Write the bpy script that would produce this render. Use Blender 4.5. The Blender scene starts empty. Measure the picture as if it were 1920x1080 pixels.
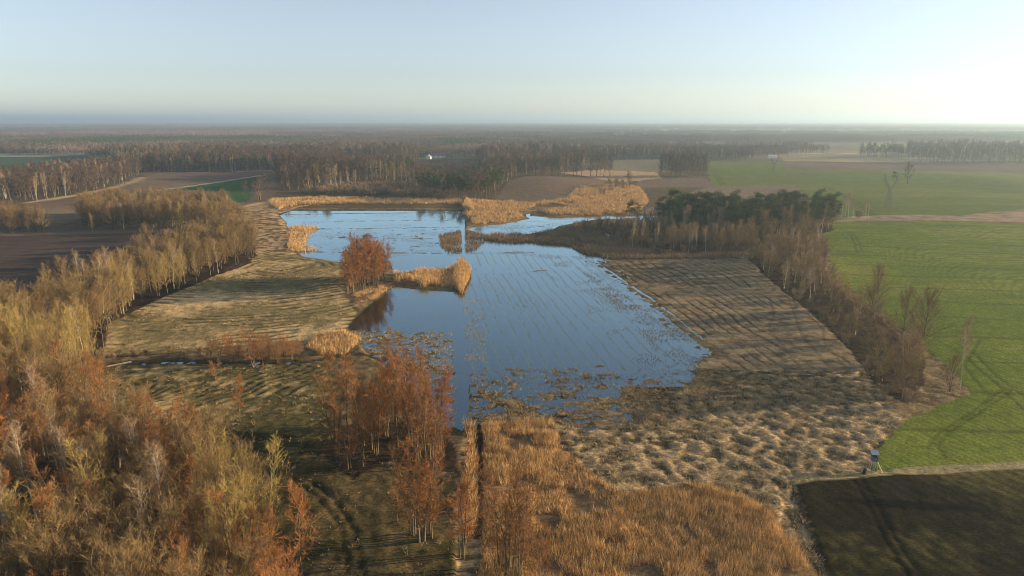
import bpy, math, random
import numpy as np
from mathutils import Vector
R = math.radians
rng = np.random.default_rng(7)
random.seed(7)
sc = bpy.context.scene

# ------------------------------------------------------------------ camera
CAMH, PITCH, FPX = 60.0, 13.67, 1297.0      # focal length in pixels of a 1920 px wide picture
cam_d = bpy.data.cameras.new('camera')
cam = bpy.data.objects.new('camera', cam_d); sc.collection.objects.link(cam)
cam.location = (0, 0, CAMH); cam.rotation_euler = (R(90 - PITCH), 0, 0)
cam_d.sensor_width = 36.0; cam_d.lens = 36.0 * FPX / 1920.0
cam_d.clip_start = 0.5; cam_d.clip_end = 80000
sc.camera = cam

# ------------------------------------------------------------------ sky, sun, exposure
SUN_EL, SUN_AZ = 11.0, 80.0                 # azimuth measured from the viewing direction (+Y) towards the right (+X)
w = bpy.data.worlds.new('World'); sc.world = w; w.use_nodes = True
nt = w.node_tree; nt.nodes.clear()
sky = nt.nodes.new('ShaderNodeTexSky'); sky.sky_type = 'NISHITA'; sky.sun_disc = False
sky.sun_elevation = R(SUN_EL); sky.sun_rotation = R(SUN_AZ)
sky.air_density = 1.0; sky.dust_density = 0.3; sky.ozone_density = 3.2; sky.altitude = 500
bg = nt.nodes.new('ShaderNodeBackground'); bg.inputs['Strength'].default_value = 0.086
out = nt.nodes.new('ShaderNodeOutputWorld')
hsv = nt.nodes.new('ShaderNodeHueSaturation'); hsv.inputs['Saturation'].default_value = 0.55
wb = nt.nodes.new('ShaderNodeVectorMath'); wb.operation = 'MULTIPLY'; wb.inputs[1].default_value = (1.03, 1.0, 1.03)
nt.links.new(sky.outputs[0], wb.inputs[0]); nt.links.new(wb.outputs[0], hsv.inputs['Color']); nt.links.new(hsv.outputs[0], bg.inputs[0]); nt.links.new(bg.outputs[0], out.inputs[0])
sd_ = bpy.data.lights.new('sun', 'SUN'); sd_.energy = 5.0; sd_.angle = R(0.5); sd_.color = (1.0, 0.72, 0.42)
sun = bpy.data.objects.new('sun', sd_); sc.collection.objects.link(sun)
S = Vector((math.sin(R(SUN_AZ)) * math.cos(R(SUN_EL)), math.cos(R(SUN_AZ)) * math.cos(R(SUN_EL)), math.sin(R(SUN_EL))))
sun.rotation_euler = S.to_track_quat('Z', 'Y').to_euler(); sun.location = (60, 100, 300)
sc.view_settings.view_transform = 'Standard'; sc.view_settings.look = 'None'
sc.view_settings.exposure = 1.27; sc.view_settings.gamma = 1.0
sc.cycles.max_bounces = 6; sc.cycles.diffuse_bounces = 2; sc.cycles.glossy_bounces = 3
sc.cycles.transmission_bounces = 4; sc.cycles.transparent_max_bounces = 8; sc.cycles.volume_bounces = 0
sc.cycles.caustics_reflective = False; sc.cycles.caustics_refractive = False
sc.cycles.use_denoising = True; sc.cycles.pixel_filter_type = 'BLACKMAN_HARRIS'; sc.cycles.filter_width = 1.05
HAZE = 0.00018

# ------------------------------------------------------------------ helpers
def G(px, py):
    """photo pixel -> point on flat ground, in metres"""
    px = np.asarray(px, float); py = np.asarray(py, float)
    p = R(PITCH); a = (px - 960) / FPX; b = (540 - py) / FPX
    dx = a; dy = math.cos(p) + b * math.sin(p); dz = -math.sin(p) + b * math.cos(p)
    dz = np.minimum(dz, -0.0018)
    t = -CAMH / dz
    return dx * t, dy * t
def GP(pts): 
    a = np.array(pts, float); x, y = G(a[:, 0], a[:, 1]); return np.stack([x, y], 1)
def pxm(py):
    """photo pixels per metre (vertical) for something standing at row py"""
    x, y = G(960, py); return FPX * float(y) / (float(y) ** 2 + CAMH ** 2) * math.cos(0) if False else FPX / (float(y) / math.cos(R(PITCH))) 
_lat = np.random.default_rng(11).random((8, 256, 256))
def vn(x, y, s, seed=0):
    ca, sa = math.cos(.5 + seed * .83), math.sin(.5 + seed * .83); x, y = (x * ca - y * sa) / s + seed * 17.31, (x * sa + y * ca) / s + seed * 9.77
    i = np.floor(x).astype(np.int64); j = np.floor(y).astype(np.int64)
    u = x - i; v = y - j; u = u * u * (3 - 2 * u); v = v * v * (3 - 2 * v)
    L = _lat[seed % 8]
    a = L[i & 255, j & 255]; b = L[(i + 1) & 255, j & 255]; c = L[i & 255, (j + 1) & 255]; d = L[(i + 1) & 255, (j + 1) & 255]
    return (a * (1 - u) + b * u) * (1 - v) + (c * (1 - u) + d * u) * v
def fbm(x, y, s, seed=0, o=4):
    t = 0; amp = 1; tot = 0
    for k in range(o):
        t = t + amp * vn(x, y, s / 2 ** k, seed + k * 3); tot += amp; amp *= 0.55
    return t / tot
def inside(poly, X, Y):
    r = np.zeros(X.shape, bool); n = len(poly)
    x0, y0 = poly.min(0); x1, y1 = poly.max(0)
    m = (X >= x0) & (X <= x1) & (Y >= y0) & (Y <= y1)
    xs = X[m]; ys = Y[m]; rr = np.zeros(xs.shape, bool)
    for i in range(n):
        ax, ay = poly[i]; bx, by = poly[(i + 1) % n]
        if ay == by: continue
        c = ((ay > ys) != (by > ys)) & (xs < (bx - ax) * (ys - ay) / (by - ay) + ax)
        rr ^= c
    r[m] = rr; return r
def dist_line(pts, X, Y, closed=False):
    d = np.full(X.shape, 1e9); n = len(pts)
    for i in range(n if closed else n - 1):
        ax, ay = pts[i]; bx, by = pts[(i + 1) % n]
        vx, vy = bx - ax, by - ay; L = vx * vx + vy * vy + 1e-9
        t = np.clip(((X - ax) * vx + (Y - ay) * vy) / L, 0, 1)
        d = np.minimum(d, np.hypot(X - ax - t * vx, Y - ay - t * vy))
    return d
def mk_mesh(name, V, F, mats=None, mi=None, smooth=False):
    """V (n,3); F list of int arrays (m,3) or (m,4); mi list of material index per array"""
    me = bpy.data.meshes.new(name)
    V = np.ascontiguousarray(V, np.float32); me.vertices.add(len(V)); me.vertices.foreach_set('co', V.ravel())
    F = [np.ascontiguousarray(f, np.int32) for f in F]
    tot = np.concatenate([np.full(len(f), f.shape[1], np.int32) for f in F])
    idx = np.concatenate([f.ravel() for f in F])
    me.loops.add(len(idx)); me.loops.foreach_set('vertex_index', idx)
    me.polygons.add(len(tot)); st = np.zeros(len(tot), np.int32); st[1:] = np.cumsum(tot)[:-1]
    me.polygons.foreach_set('loop_start', st)
    try: me.polygons.foreach_set('loop_total', tot)
    except Exception: pass
    if mi is not None: me.polygons.foreach_set('material_index', np.concatenate([np.full(len(f), k, np.int32) for f, k in zip(F, mi)]))
    me.polygons.foreach_set('use_smooth', np.full(len(tot), smooth))
    me.update(calc_edges=True)
    for m in mats or []: me.materials.append(m)
    return me
col = sc.collection
def link(name, data, parent=None, loc=None):
    o = bpy.data.objects.new(name, data); col.objects.link(o)
    if parent is not None: o.parent = parent
    if loc is not None: o.location = loc
    return o
def tag(o, label=None, cat=None, group=None, kind=None):
    if label: o['label'] = label
    if cat: o['category'] = cat
    if group: o['group'] = group
    if kind: o['kind'] = kind
    return o
def struct(o, label=None, cat=None):
    o['kind'] = 'structure'; tag(o, label, cat); return o
def newmat(name):
    m = bpy.data.materials.new(name); m.use_nodes = True
    n = m.node_tree; n.nodes.clear(); return m, n, n.nodes, n.links
def mat_vary(name, cA, cB, rough=0.9, trans=0.0, nscale=None, amp=.3):
    """matt surface whose own colour differs from plant to plant between cA and cB"""
    m, n, N, L = newmat(name)
    oi = N.new('ShaderNodeObjectInfo'); mx = N.new('ShaderNodeMix'); mx.data_type = 'RGBA'
    mx.inputs[6].default_value = (*cA, 1); mx.inputs[7].default_value = (*cB, 1)
    L.new(oi.outputs['Random'], mx.inputs[0]); c = mx.outputs[2]
    tc = N.new('ShaderNodeTexCoord'); no = N.new('ShaderNodeTexNoise'); no.inputs['Scale'].default_value = nscale or 0.5; no.inputs['Detail'].default_value = 3
    L.new(tc.outputs['Object'], no.inputs['Vector'])
    mr = N.new('ShaderNodeMapRange'); mr.inputs[1].default_value = 0.3; mr.inputs[2].default_value = 0.7; mr.inputs[3].default_value = 1 - amp; mr.inputs[4].default_value = 1 + amp
    L.new(no.outputs['Fac'], mr.inputs[0])
    ml = N.new('ShaderNodeVectorMath'); ml.operation = 'SCALE'; L.new(c, ml.inputs[0]); L.new(mr.outputs[0], ml.inputs['Scale'])
    d = N.new('ShaderNodeBsdfDiffuse'); L.new(ml.outputs[0], d.inputs[0]); o = N.new('ShaderNodeOutputMaterial')
    L.new(d.outputs[0], o.inputs[0]); return m
M = {}
M['alder_c'] = mat_vary('alder_twigs', (0.38, 0.18, 0.066), (0.24, 0.14, 0.068))
M['alder_t'] = mat_vary('alder_bark', (0.17, 0.145, 0.09), (0.10, 0.085, 0.06))
M['poplar_c'] = mat_vary('poplar_twigs', (0.40, 0.31, 0.10), (0.28, 0.21, 0.09))
M['poplar_t'] = mat_vary('poplar_bark', (0.32, 0.28, 0.15), (0.22, 0.19, 0.11))
M['oak_c'] = mat_vary('oak_twigs', (0.29, 0.21, 0.10), (0.20, 0.145, 0.075))
M['oak_t'] = mat_vary('oak_bark', (0.13, 0.10, 0.07), (0.09, 0.075, 0.055))
M['birch_c'] = mat_vary('birch_twigs', (0.34, 0.24, 0.15), (0.30, 0.24, 0.15))
M['birch_t'] = mat_vary('birch_bark', (0.66, 0.60, 0.50), (0.50, 0.46, 0.38))
M['pine_c'] = mat_vary('pine_needles', (0.04, 0.075, 0.025), (0.065, 0.10, 0.035))
M['pine_t'] = mat_vary('pine_bark', (0.24, 0.14, 0.08), (0.16, 0.11, 0.07))
M['alderfar_c'] = mat_vary('distant_alder_twigs', (0.155, 0.105, 0.075), (0.11, 0.085, 0.065))
M['polfar_c'] = mat_vary('distant_poplar_twigs', (0.22, 0.165, 0.08), (0.17, 0.13, 0.07))
M['birchfar_t'] = mat_vary('distant_birch_bark', (0.40, 0.36, 0.30), (0.28, 0.25, 0.21))
M['birchblk_c'] = mat_vary('distant_birch_twigs', (0.21, 0.155, 0.12), (0.18, 0.135, 0.105))
M['oakfar_c'] = mat_vary('distant_oak_twigs', (0.15, 0.115, 0.078), (0.10, 0.08, 0.058))
M['shrub_c'] = mat_vary('shrub_twigs', (0.36, 0.27, 0.165), (0.26, 0.19, 0.11))
M['reed'] = mat_vary('reed_stems', (0.58, 0.395, 0.18), (0.52, 0.35, 0.165), nscale=0.6, amp=.5)
M['reedshade'] = mat_vary('brown_reed_stems', (0.26, 0.19, 0.11), (0.24, 0.17, 0.10), nscale=0.12)  # reed colour darkened to stand for the pine wood's shadow
M['tuss'] = mat_vary('dead_grass', (0.46, 0.36, 0.20), (0.42, 0.33, 0.18), nscale=0.35)
M['tussdark'] = mat_vary('wet_dead_grass', (0.27, 0.22, 0.13), (0.24, 0.2, 0.12), nscale=0.35)
def mat_plain(name, c, rough=0.7, metal=0.0, ns=3.0, amp=0.25):
    m, n, N, L = newmat(name)
    tc = N.new('ShaderNodeTexCoord'); no = N.new('ShaderNodeTexNoise'); no.inputs['Scale'].default_value = ns; no.inputs['Detail'].default_value = 4
    L.new(tc.outputs['Object'], no.inputs['Vector'])
    mr = N.new('ShaderNodeMapRange'); mr.inputs[1].default_value = 0.3; mr.inputs[2].default_value = 0.7; mr.inputs[3].default_value = 1 - amp; mr.inputs[4].default_value = 1 + amp
    L.new(no.outputs['Fac'], mr.inputs[0])
    ml = N.new('ShaderNodeVectorMath'); ml.operation = 'SCALE'; ml.inputs[0].default_value = c; L.new(mr.outputs[0], ml.inputs['Scale'])
    b = N.new('ShaderNodeBsdfPrincipled'); L.new(ml.outputs[0], b.inputs['Base Color'])
    b.inputs['Roughness'].default_value = rough; b.inputs['Metallic'].default_value = metal
    o = N.new('ShaderNodeOutputMaterial'); L.new(b.outputs[0], o.inputs[0]); return m

# ------------------------------------------------------------------ regions of the ground (outlines read off the photo, in pixels)
WATER = [
 [(522,402),(560,389),(620,385),(700,384),(868,384),(872,398),(866,420),(872,440),(884,440),(930,443),(985,440),(1035,432),(1050,424),(1120,412),(1180,410),(1240,408),(1240,404),(1120,404),(1040,407),(1005,404),(1012,398),(1075,391),(1060,384),(1000,392),(972,402),(985,410),(940,420),(890,424),(876,430),
  (905,440),(910,452),(1000,455),(1070,463),(1095,478),(1150,487),(1110,491),(1150,520),(1185,545),(1215,570),(1245,600),(1290,635),(1318,660),(1312,686),(1240,690),(1080,690),(890,690),(884,740),(880,790),(866,810),(850,800),(852,740),(850,690),(848,624),(650,619),(660,600),(690,575),(725,545),(742,538),(800,545),(870,548),(884,520),(868,495),(830,505),(740,512),(730,490),(650,494),(610,488),(565,480),(556,472),(556,440),(540,428),(535,415)],
]
DITCH = [(195,684),(260,683),(330,680),(420,682),(500,682),(570,680),(600,676),(640,665),(700,668),(780,690),(850,700)]
P = dict(
 plough_left=[(-900,440),(0,440),(90,437),(200,437),(330,433),(440,440),(400,452),(330,470),(240,500),(140,545),(0,600),(-900,800)],
 strip_left=[(-900,425),(90,425),(330,428),(445,432),(445,442),(330,436),(200,440),(0,445),(-900,450)],
 stub_left=[(435,388),(540,376),(620,380),(560,389),(522,402),(535,415),(540,432),(540,470),(560,474),(540,480),(475,480),(455,430)],
 meadow_left=[(140,760),(190,690),(205,605),(300,565),(400,520),(480,478),(560,478),(650,494),(640,540),(665,590),(650,620),(600,640),(380,655),(200,668)],
 meadow_low=[(130,720),(200,690),(420,688),(600,684),(640,700),(640,860),(420,830),(300,790),(150,740)],
 meadow_dark=[(300,800),(420,808),(620,830),(760,860),(860,920),(860,1300),(300,1300),(300,900)],
 stubble_right=[(1060,486),(1400,481),(1450,530),(1520,590),(1580,640),(1625,700),(1500,712),(1310,690),(1200,690)],
 marsh=[(880,690),(1310,690),(1500,705),(1625,698),(1660,765),(1690,790),(1655,830),(1640,885),(1490,912),(1500,960),(1555,1085),(1640,1300),(860,1300),(850,900),(880,800)],
 green_right=[(1545,430),(1565,416),(1700,418),(1920,421),(3200,428),(3400,850),(1920,872),(1645,886),(1632,880),(1660,830),(1700,790),(1815,742),(1790,705),(1700,625),(1560,520)],
 dark_field=[(1488,908),(1645,897),(1920,880),(3200,850),(3600,1300),(1660,1300),(1556,1082),(1530,1010)],
 rough_right=[(1560,415),(1600,406),(1680,404),(1800,407),(1860,396),(1960,388),(3000,375),(3000,424),(1920,419),(1700,416)],
 green_far=[(1322,304),(1465,302),(1478,316),(1560,321),(3000,330),(3000,377),(1960,390),(1860,398),(1800,407),(1680,405),(1560,408),(1530,380),(1490,350),(1335,352)],
 brown_far=[(1335,351),(1488,350),(1530,382),(1500,402),(1200,402),(1250,375),(1330,352)],
 plough_far=[(1466,304),(1700,306),(3000,312),(3000,332),(1560,321),(1478,317)],
 straw_far=[(1462,287),(1600,287),(1700,294),(3000,300),(3000,304),(1470,302),(1465,296)],
 green_far2=[(1612,271),(1700,270),(1850,277),(1760,280),(1610,281)],
 plough_hill=[(925,385),(950,350),(985,335),(1142,334),(1128,352),(1070,367),(1070,378),(990,384)],
 gap_plough=[(1195,352),(1195,338),(1325,335),(1340,352)],
 gap_straw=[(1050,325),(1130,318),(1230,322),(1240,336),(1150,345),(1110,335)],
 gap_field=[(1150,301),(1245,301),(1260,322),(1150,320)],
 field_tl=[(-900,289),(0,290),(172,292),(175,303),(100,325),(-900,350)],
 strip_tl=[(-900,284),(0,288),(165,290),(90,294),(-900,296)],
 field_mid=[(40,385),(150,370),(240,350),(265,332),(275,324),(515,323),(520,360),(500,380),(440,392),(100,415),(40,410)],
 green_mid=[(330,352),(430,338),(492,331),(478,345),(470,378),(440,382),(400,372),(430,360),(300,358)],
 village_green=[(768,276),(850,274),(890,278),(872,285),(790,284)],
 light_far=[(55,236.5),(160,237),(160,238.5),(55,238)],
 light_far2=[(230,239),(330,239.2),(330,240),(230,240)],
)
PATHS = [([(55,381),(150,366),(215,352),(245,343),(266,333)],1.9,(0.42,0.32,0.18)), ([(300,358),(370,348),(430,339),(495,329)],1.6,(0.40,0.36,0.26)),
 ([(1490,905),(1640,891),(1780,884),(1920,877),(2400,862)],1.1,(0.26,0.22,0.12)), ([(450,322),(520,321),(570,318)],2.5,(0.36,0.33,0.25)),
 ([(440,392),(470,386),(520,375)],2.0,(0.42,0.30,0.15)), ([(1470,288),(1560,287),(1700,290)],3,(0.45,0.38,0.26)), ([(1600,297),(1760,298)],2,(0.38,0.36,0.3))]
RUTS = [[(1770,650),(1810,672),(1850,705),(1885,735),(1925,775)],[(1785,645),(1830,670),(1870,705),(1905,733),(1950,768)],
 [(1835,640),(1810,690),(1850,740),(1900,752)],[(1900,735),(1840,775),(1780,815),(1760,840),(1775,865),(1830,880)],[(1880,735),(1825,775),(1765,815),(1742,845)],
 [(1600,905),(1625,950),(1655,1010),(1700,1085),(1760,1180)],[(1612,900),(1640,950),(1675,1010),(1722,1085),(1790,1180)],
 [(1595,440),(1612,460),(1618,475)],[(1588,440),(1604,462),(1608,476)],
 [(1540,352),(1600,380),(1640,410)],[(1546,352),(1608,380),(1650,410)],[(1340,330),(1352,348)],[(1346,330),(1360,348)],
 [(1458,905),(1475,960),(1500,1010),(1535,1085)],[(1480,905),(1500,960),(1520,1010),(1552,1085)],
 [(1615,700),(1622,740),(1640,775)],[(1630,695),(1640,735),(1660,770)],
 [(1440,560),(1450,590),(1440,620),(1465,650),(1500,690)],[(1475,560),(1490,600),(1500,630),(1530,665),(1550,690)],[(1510,590),(1540,620),(1545,650),(1580,690)],
 [(560,910),(600,940),(640,990),(660,1080)],[(575,900),(630,940),(668,1000),(690,1085)]]
GP_ = {k: GP(v) for k, v in P.items()}
WAT = [GP(v) for v in WATER]; DIT = GP(DITCH)
REEDS = dict(
 front=[(905,800),(1035,792),(1048,830),(1085,868),(1112,895),(1165,932),(1290,912),(1390,932),(1450,960),(1478,1005),(1545,1085),(1600,1200),(880,1200),(905,1040),(905,1000),(903,930),(900,860)],
 ditchside=[(872,800),(892,798),(893,870),(895,930),(893,1000),(875,1020),(866,990),(868,930),(878,880)],
 north=[(500,378),(560,372),(700,373),(868,379),(868,384),(700,384),(600,385),(560,386),(520,394)],
 bank=[(866,384),(880,378),(1000,385),(1062,378),(1080,362),(1128,358),(1150,350),(1200,354),(1218,380),(1200,398),(1180,404),(1040,406),(1012,400),(1068,390),(1040,386),(1000,391),(972,400),(984,409),(940,419),(888,423),(874,405)],
 patch=[(541,428),(560,424),(605,426),(580,440),(575,455),(598,470),(560,474),(541,472)],
 spit=[(735,516),(790,506),(840,510),(866,494),(882,508),(878,530),(864,550),(850,540),(790,541),(772,530),(740,532)],
 shaded=[(822,442),(864,431),(866,471),(840,474),(828,462)],
 shaded2=[(872,431),(890,437),(905,440),(1000,441),(1040,433),(1060,425),(1130,415),(1180,440),(1190,462),(1290,476),(1395,477),(1385,487),(1150,487),(1096,478),(1070,463),(1000,456),(905,455),(890,470),(872,473)],
 meadow_edge=[(575,655),(590,632),(650,622),(680,640),(650,664),(600,670)],
 island=[(640,560),(690,545),(735,535),(742,538),(725,545),(700,563),(680,568)],
 topleft=[(500,380),(620,375),(600,382),(520,392)],
)
REED_ = {k: GP(v) for k, v in REEDS.items()}

# ------------------------------------------------------------------ ground heights and land cover on one graded grid
def axis(a, b, s0, lo, hi, g):
    c = list(np.arange(a, b, s0)); s = s0; v = c[-1]
    while v < hi: s *= g; v += s; c.append(v)
    s = s0; v = c[0]; pre = []
    while v > lo: s *= g; v -= s; pre.append(v)
    return np.array(pre[::-1] + c)
xs = axis(-125, 150, 0.48, -20000, 20000, 1.022)
ya = np.arange(76, 205, 0.42); yb = list(ya); v_, s_ = ya[-1], 0.42
while v_ < 30000:
    s_ = max(0.42, min(s_ * 1.012, 0.75)) if v_ < 450 else s_ * 1.03
    v_ += s_; yb.append(v_)
v_, s_ = 76, 1.0; pre = []
while v_ > -150: s_ *= 1.15; v_ -= s_; pre.append(v_)
ys = np.array(pre[::-1] + yb)
X, Y = np.meshgrid(xs, ys)          # rows = y
near = (Y < 480) & (Y > 60) & (np.abs(X) < 420)
wob = np.clip(Y / 400, 0.25, 1.0)
Xw = X + (fbm(X, Y, 9, 1) - 0.5) * 5 * wob; Yw = Y + (fbm(X, Y, 9, 2) - 0.5) * 6 * wob
n1 = fbm(X, Y, 26, 3); n2 = fbm(X, Y, 5, 4); n3 = vn(X, Y, 1.3, 5); n4 = fbm(X, Y, 120, 6)
m2 = fbm(X + 300, Y, 2.4, 2, 3)
m3 = .5 * fbm(X + 80, Y * 1.1, 1.5, 6, 2) + .25 * fbm(X, Y, 2.1, 1, 2) + .25 * m2; m3 = .5 + (m3 - .5) * 1.3
nb = fbm(X * 0.35, Y, 2.0, 7, 3)
ALB = np.zeros(X.shape + (3,)); H = np.full(X.shape, 0.45); REG = np.zeros(X.shape, np.int32)
def rgb(c): return np.array(c)[None, None, :]
def mixc(a, b, t): t = np.clip(t, 0, 1)[..., None]; return rgb(a) * (1 - t) + rgb(b) * t if not isinstance(a, np.ndarray) else a * (1 - t) + rgb(b) * t
ALB[:] = mixc((0.15, 0.115, 0.06), (0.24, 0.185, 0.10), (n1 - 0.35) * 2.2 + (n2 - 0.5) * 1.2)
H += np.where((Y < 480) & (Y > 60), .45 * (m3 - .5), 0); ALB[(Y < 480) & (m3 < .47)] *= .6
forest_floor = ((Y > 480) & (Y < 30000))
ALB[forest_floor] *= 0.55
ff = Y > 1100; mo = vn(X * .5, Y, 520, 4); mo2 = vn(X * .5, Y, 380, 6)
ALB[ff] = np.where((mo > .5)[..., None], mixc((.13, .17, .06), (.16, .19, .07), mo2), mixc((.26, .22, .14), (.11, .09, .065), mo2 * 2 - .5))[ff]
def sstep(a, b, t): t = np.clip((t - a) / (b - a), 0, 1); return t * t * (3 - 2 * t)
def rgn(name): return inside(GP_[name], Xw, Yw)
rid = {}
def paint(name, colr, h=None):
    m = rgn(name); ALB[m] = colr[m] if colr.ndim == 3 and colr.shape[:2] == X.shape else np.broadcast_to(colr, X.shape + (3,))[m]
    if h is not None: H[m] = (np.broadcast_to(h, X.shape))[m]
    rid[name] = len(rid) + 1; REG[m] = rid[name]; return m
def lines(u, per, wdt): 
    f = (u / per) % 1.0; d = np.minimum(f, 1 - f) * per
    return 1 - sstep(wdt * 0.4, wdt, d)
# sown rows run away from the camera, leaning a little left
def row_u(x, y): return x + 0.15 * y + (fbm(x, y, 45, 4, 2) - 0.5) * 22 * sstep(35, 95, x) + 3.5 * (fbm(x, y, 26, 3) - .5)
u_r = row_u(X, Y)
l_r = lines(u_r + .6 * (n2 - .5), 3.7, 0.55) * (.25 + .75 * sstep(.36, .6, fbm(X, Y, 12, 2, 2))); l_f = lines(u_r, 1.3, 0.4)
brk = sstep(0.35, 0.6, n2)
# fields
c = mixc((0.062, 0.047, 0.040), (0.095, 0.072, 0.058), n1 * 1.4 - 0.2 + lines(Y + 0.12 * X + n1 * 3, 7, 1.2) * 0.4 + (n3 - .5) * .5)
paint('plough_left', c, 0.45 + 0.10 * nb)
paint('strip_left', mixc((0.15, 0.12, 0.085), (0.11, 0.09, 0.06), n2))
c = mixc((0.40, 0.29, 0.16), (0.12, 0.085, 0.05), sstep(0.42, 0.62, m2))
paint('stub_left', c, 0.40 + 0.35 * m2)
cx0, cy0 = G(500, 560); cx0, cy0 = float(cx0), float(cy0)
rad = np.hypot((X - cx0 + 12) * 0.8, (Y - cy0 - 52) * 0.75) + (n1 - .5) * 9
l_a = lines(rad + .5 * (n2 - .5), 2.9, 0.8) * .95 * sstep(.36, .55, fbm(X, Y, 12, 1, 2))
c = mixc((0.19, 0.155, 0.07), (0.48, 0.36, 0.18), (n1 - 0.36) * 3.0 + (m2 - 0.5) * 1.9)
c = mixc(c, (0.075, 0.07, 0.035), l_a * 0.9)
paint('meadow_left', c, 0.30 + 0.30 * m3 - 0.13 * l_a)
l_b = lines(X * 0.9 - Y * 0.5 + n1 * 12 + n2 * 2, 2.6, 0.7) * sstep(.35, .65, fbm(X, Y, 14, 6, 2))
c = mixc((0.085, 0.075, 0.033), (0.42, 0.32, 0.15), (n1 - 0.4) * 2.4 + (m2 - 0.5) * 2.0)
c = mixc(c, (0.05, 0.05, 0.025), l_b * 0.45)
paint('meadow_low', c, 0.30 + 0.48 * m3 - 0.2 * l_b)
c = mixc((0.085, 0.08, 0.035), (0.24, 0.19, 0.09), (n1 - 0.42) * 2.6 + (m2 - 0.5) * 1.6)
c = mixc(c, (0.04, 0.038, 0.02), lines(X * 0.8 + Y * 0.5 + n1 * 16, 3.3, 0.7) * 0.5 * sstep(.4, .6, n2))
paint('meadow_dark', c * .5, 0.3 + 0.5 * m3)  # colour darkened to paint in the alder clump's shadow
c = mixc((0.25, 0.195, 0.115), (0.09, 0.075, 0.05), (m2 - 0.33) * 2.2 + (n1 - .5) * 1.3)
c = mixc(c, (0.05, 0.04, 0.03), l_r * 0.95)
paint('stubble_right', c, 0.0)
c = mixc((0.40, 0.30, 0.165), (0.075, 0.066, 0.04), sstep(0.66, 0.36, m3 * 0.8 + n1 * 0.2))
paint('marsh', c * np.where(inside(GP([(882,690),(1330,688),(1560,700),(1640,760),(1400,770),(1170,815),(1050,800),(885,800)]), Xw, Yw), .58, 1.0)[..., None], 0.0)  # darker where flooded, and at right to paint in the belt's shadow
gn = fbm(X * 0.25, Y, 18, 5, 3)
c = mixc((0.108, 0.150, 0.024), (0.175, 0.200, 0.038), (n1 - 0.4) * 1.6 + (gn - 0.5) * 2.0 + (n3 - .5) * .35)
c = mixc(c, (0.05, 0.062, 0.02), lines(X * .9 + Y * .35 + n1 * 6, 1.6, .4) * .35)
c = mixc(c, (0.06, 0.075, 0.02), .7 * lines(Y - 0.05 * X + 0.0006 * X * X, 21, 1.1) * 0.8)
paint('green_right', c, 0.5)
c2 = mixc((0.022, 0.020, 0.011), (0.095, 0.085, 0.030), (n1 - 0.4) * 2.4 + (gn - 0.5) * 1.5 + (n3 - .5) * .5)
bx, by = G(1700, 958); bl = np.hypot((X - bx) / 12, (Y - by - 1.2 + (X - bx) * .12) / 1.3)
c2 = mixc(c2, (0.010, 0.009, 0.007), sstep(1.25, 0.8, bl + (n2 - .5)))
c2 = mixc(c2, (0.012, 0.010, 0.007), lines(X * .93 + Y * .3 + n1 * 5, 2.2, .6) * .45); c2 = c2 * (.7 + .6 * m2)[..., None]
paint('dark_field', c2, 0.42 + 0.10 * n3)
paint('rough_right', mixc((0.30, 0.23, 0.15), (0.16, 0.12, 0.08), (n2 - 0.3) * 2), 0.5 + 0.3 * m2)
paint('green_far', mixc((0.10, 0.13, 0.03), (0.14, 0.155, 0.045), (n4 - 0.4) * 3 + (gn - .5) * 1.5))
paint('brown_far', mixc((0.19, 0.145, 0.10), (0.15, 0.12, 0.085), n2))
paint('plough_far', mixc((0.15, 0.11, 0.08), (0.12, 0.09, 0.07), n4))
paint('straw_far', mixc((0.30, 0.23, 0.14), (0.18, 0.17, 0.09), n4 * 1.4 - .2))
paint('green_far2', mixc((0.22, 0.25, 0.06), (0.2, 0.23, 0.07), n4))
pl = lines((X - 60) * 0.5 + Y * 0.3, 6, 1.5)
paint('plough_hill', mixc((0.13, 0.095, 0.065), (0.17, 0.125, 0.085), n1 + pl * .4))
paint('gap_plough', mixc((0.13, 0.095, 0.07), (0.16, 0.12, 0.09), n1))
paint('gap_straw', mixc((0.42, 0.30, 0.17), (0.3, 0.2, 0.12), n2))
paint('gap_field', mixc((0.15, 0.135, 0.08), (0.19, 0.16, 0.1), n1))
paint('field_tl', mixc((0.045, 0.085, 0.045), (0.06, 0.10, 0.05), n4 * 1.5 - .2))
paint('strip_tl', mixc((0.32, 0.30, 0.22), (0.16, 0.13, 0.1), n4 * 2 - .6))
c = mixc((0.14, 0.10, 0.07), (0.20, 0.155, 0.095), (n4 - .4) * 3 + n1 - .5)
paint('field_mid', c)
paint('green_mid', mixc((0.035, 0.09, 0.035), (0.045, 0.105, 0.035), n1))
paint('village_green', mixc((0.20, 0.28, 0.07), (0.22, 0.27, 0.08), n1))
paint('light_far', mixc((0.6, 0.55, 0.4), (0.5, 0.5, 0.4), n1)); paint('light_far2', mixc((0.5, 0.5, 0.4), (0.5, 0.5, 0.4), n1))
for k, m_ in REED_.items():
    mm = inside(m_, X, Y); ALB[mm] = mixc((0.13, 0.085, 0.045), (0.24, 0.16, 0.08), n2)[mm] if k not in ('shaded', 'shaded2') else mixc((0.09, 0.07, 0.045), (0.12, 0.09, 0.055), n2)[mm]  # ground under the shaded beds painted darker for the shadow there
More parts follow.
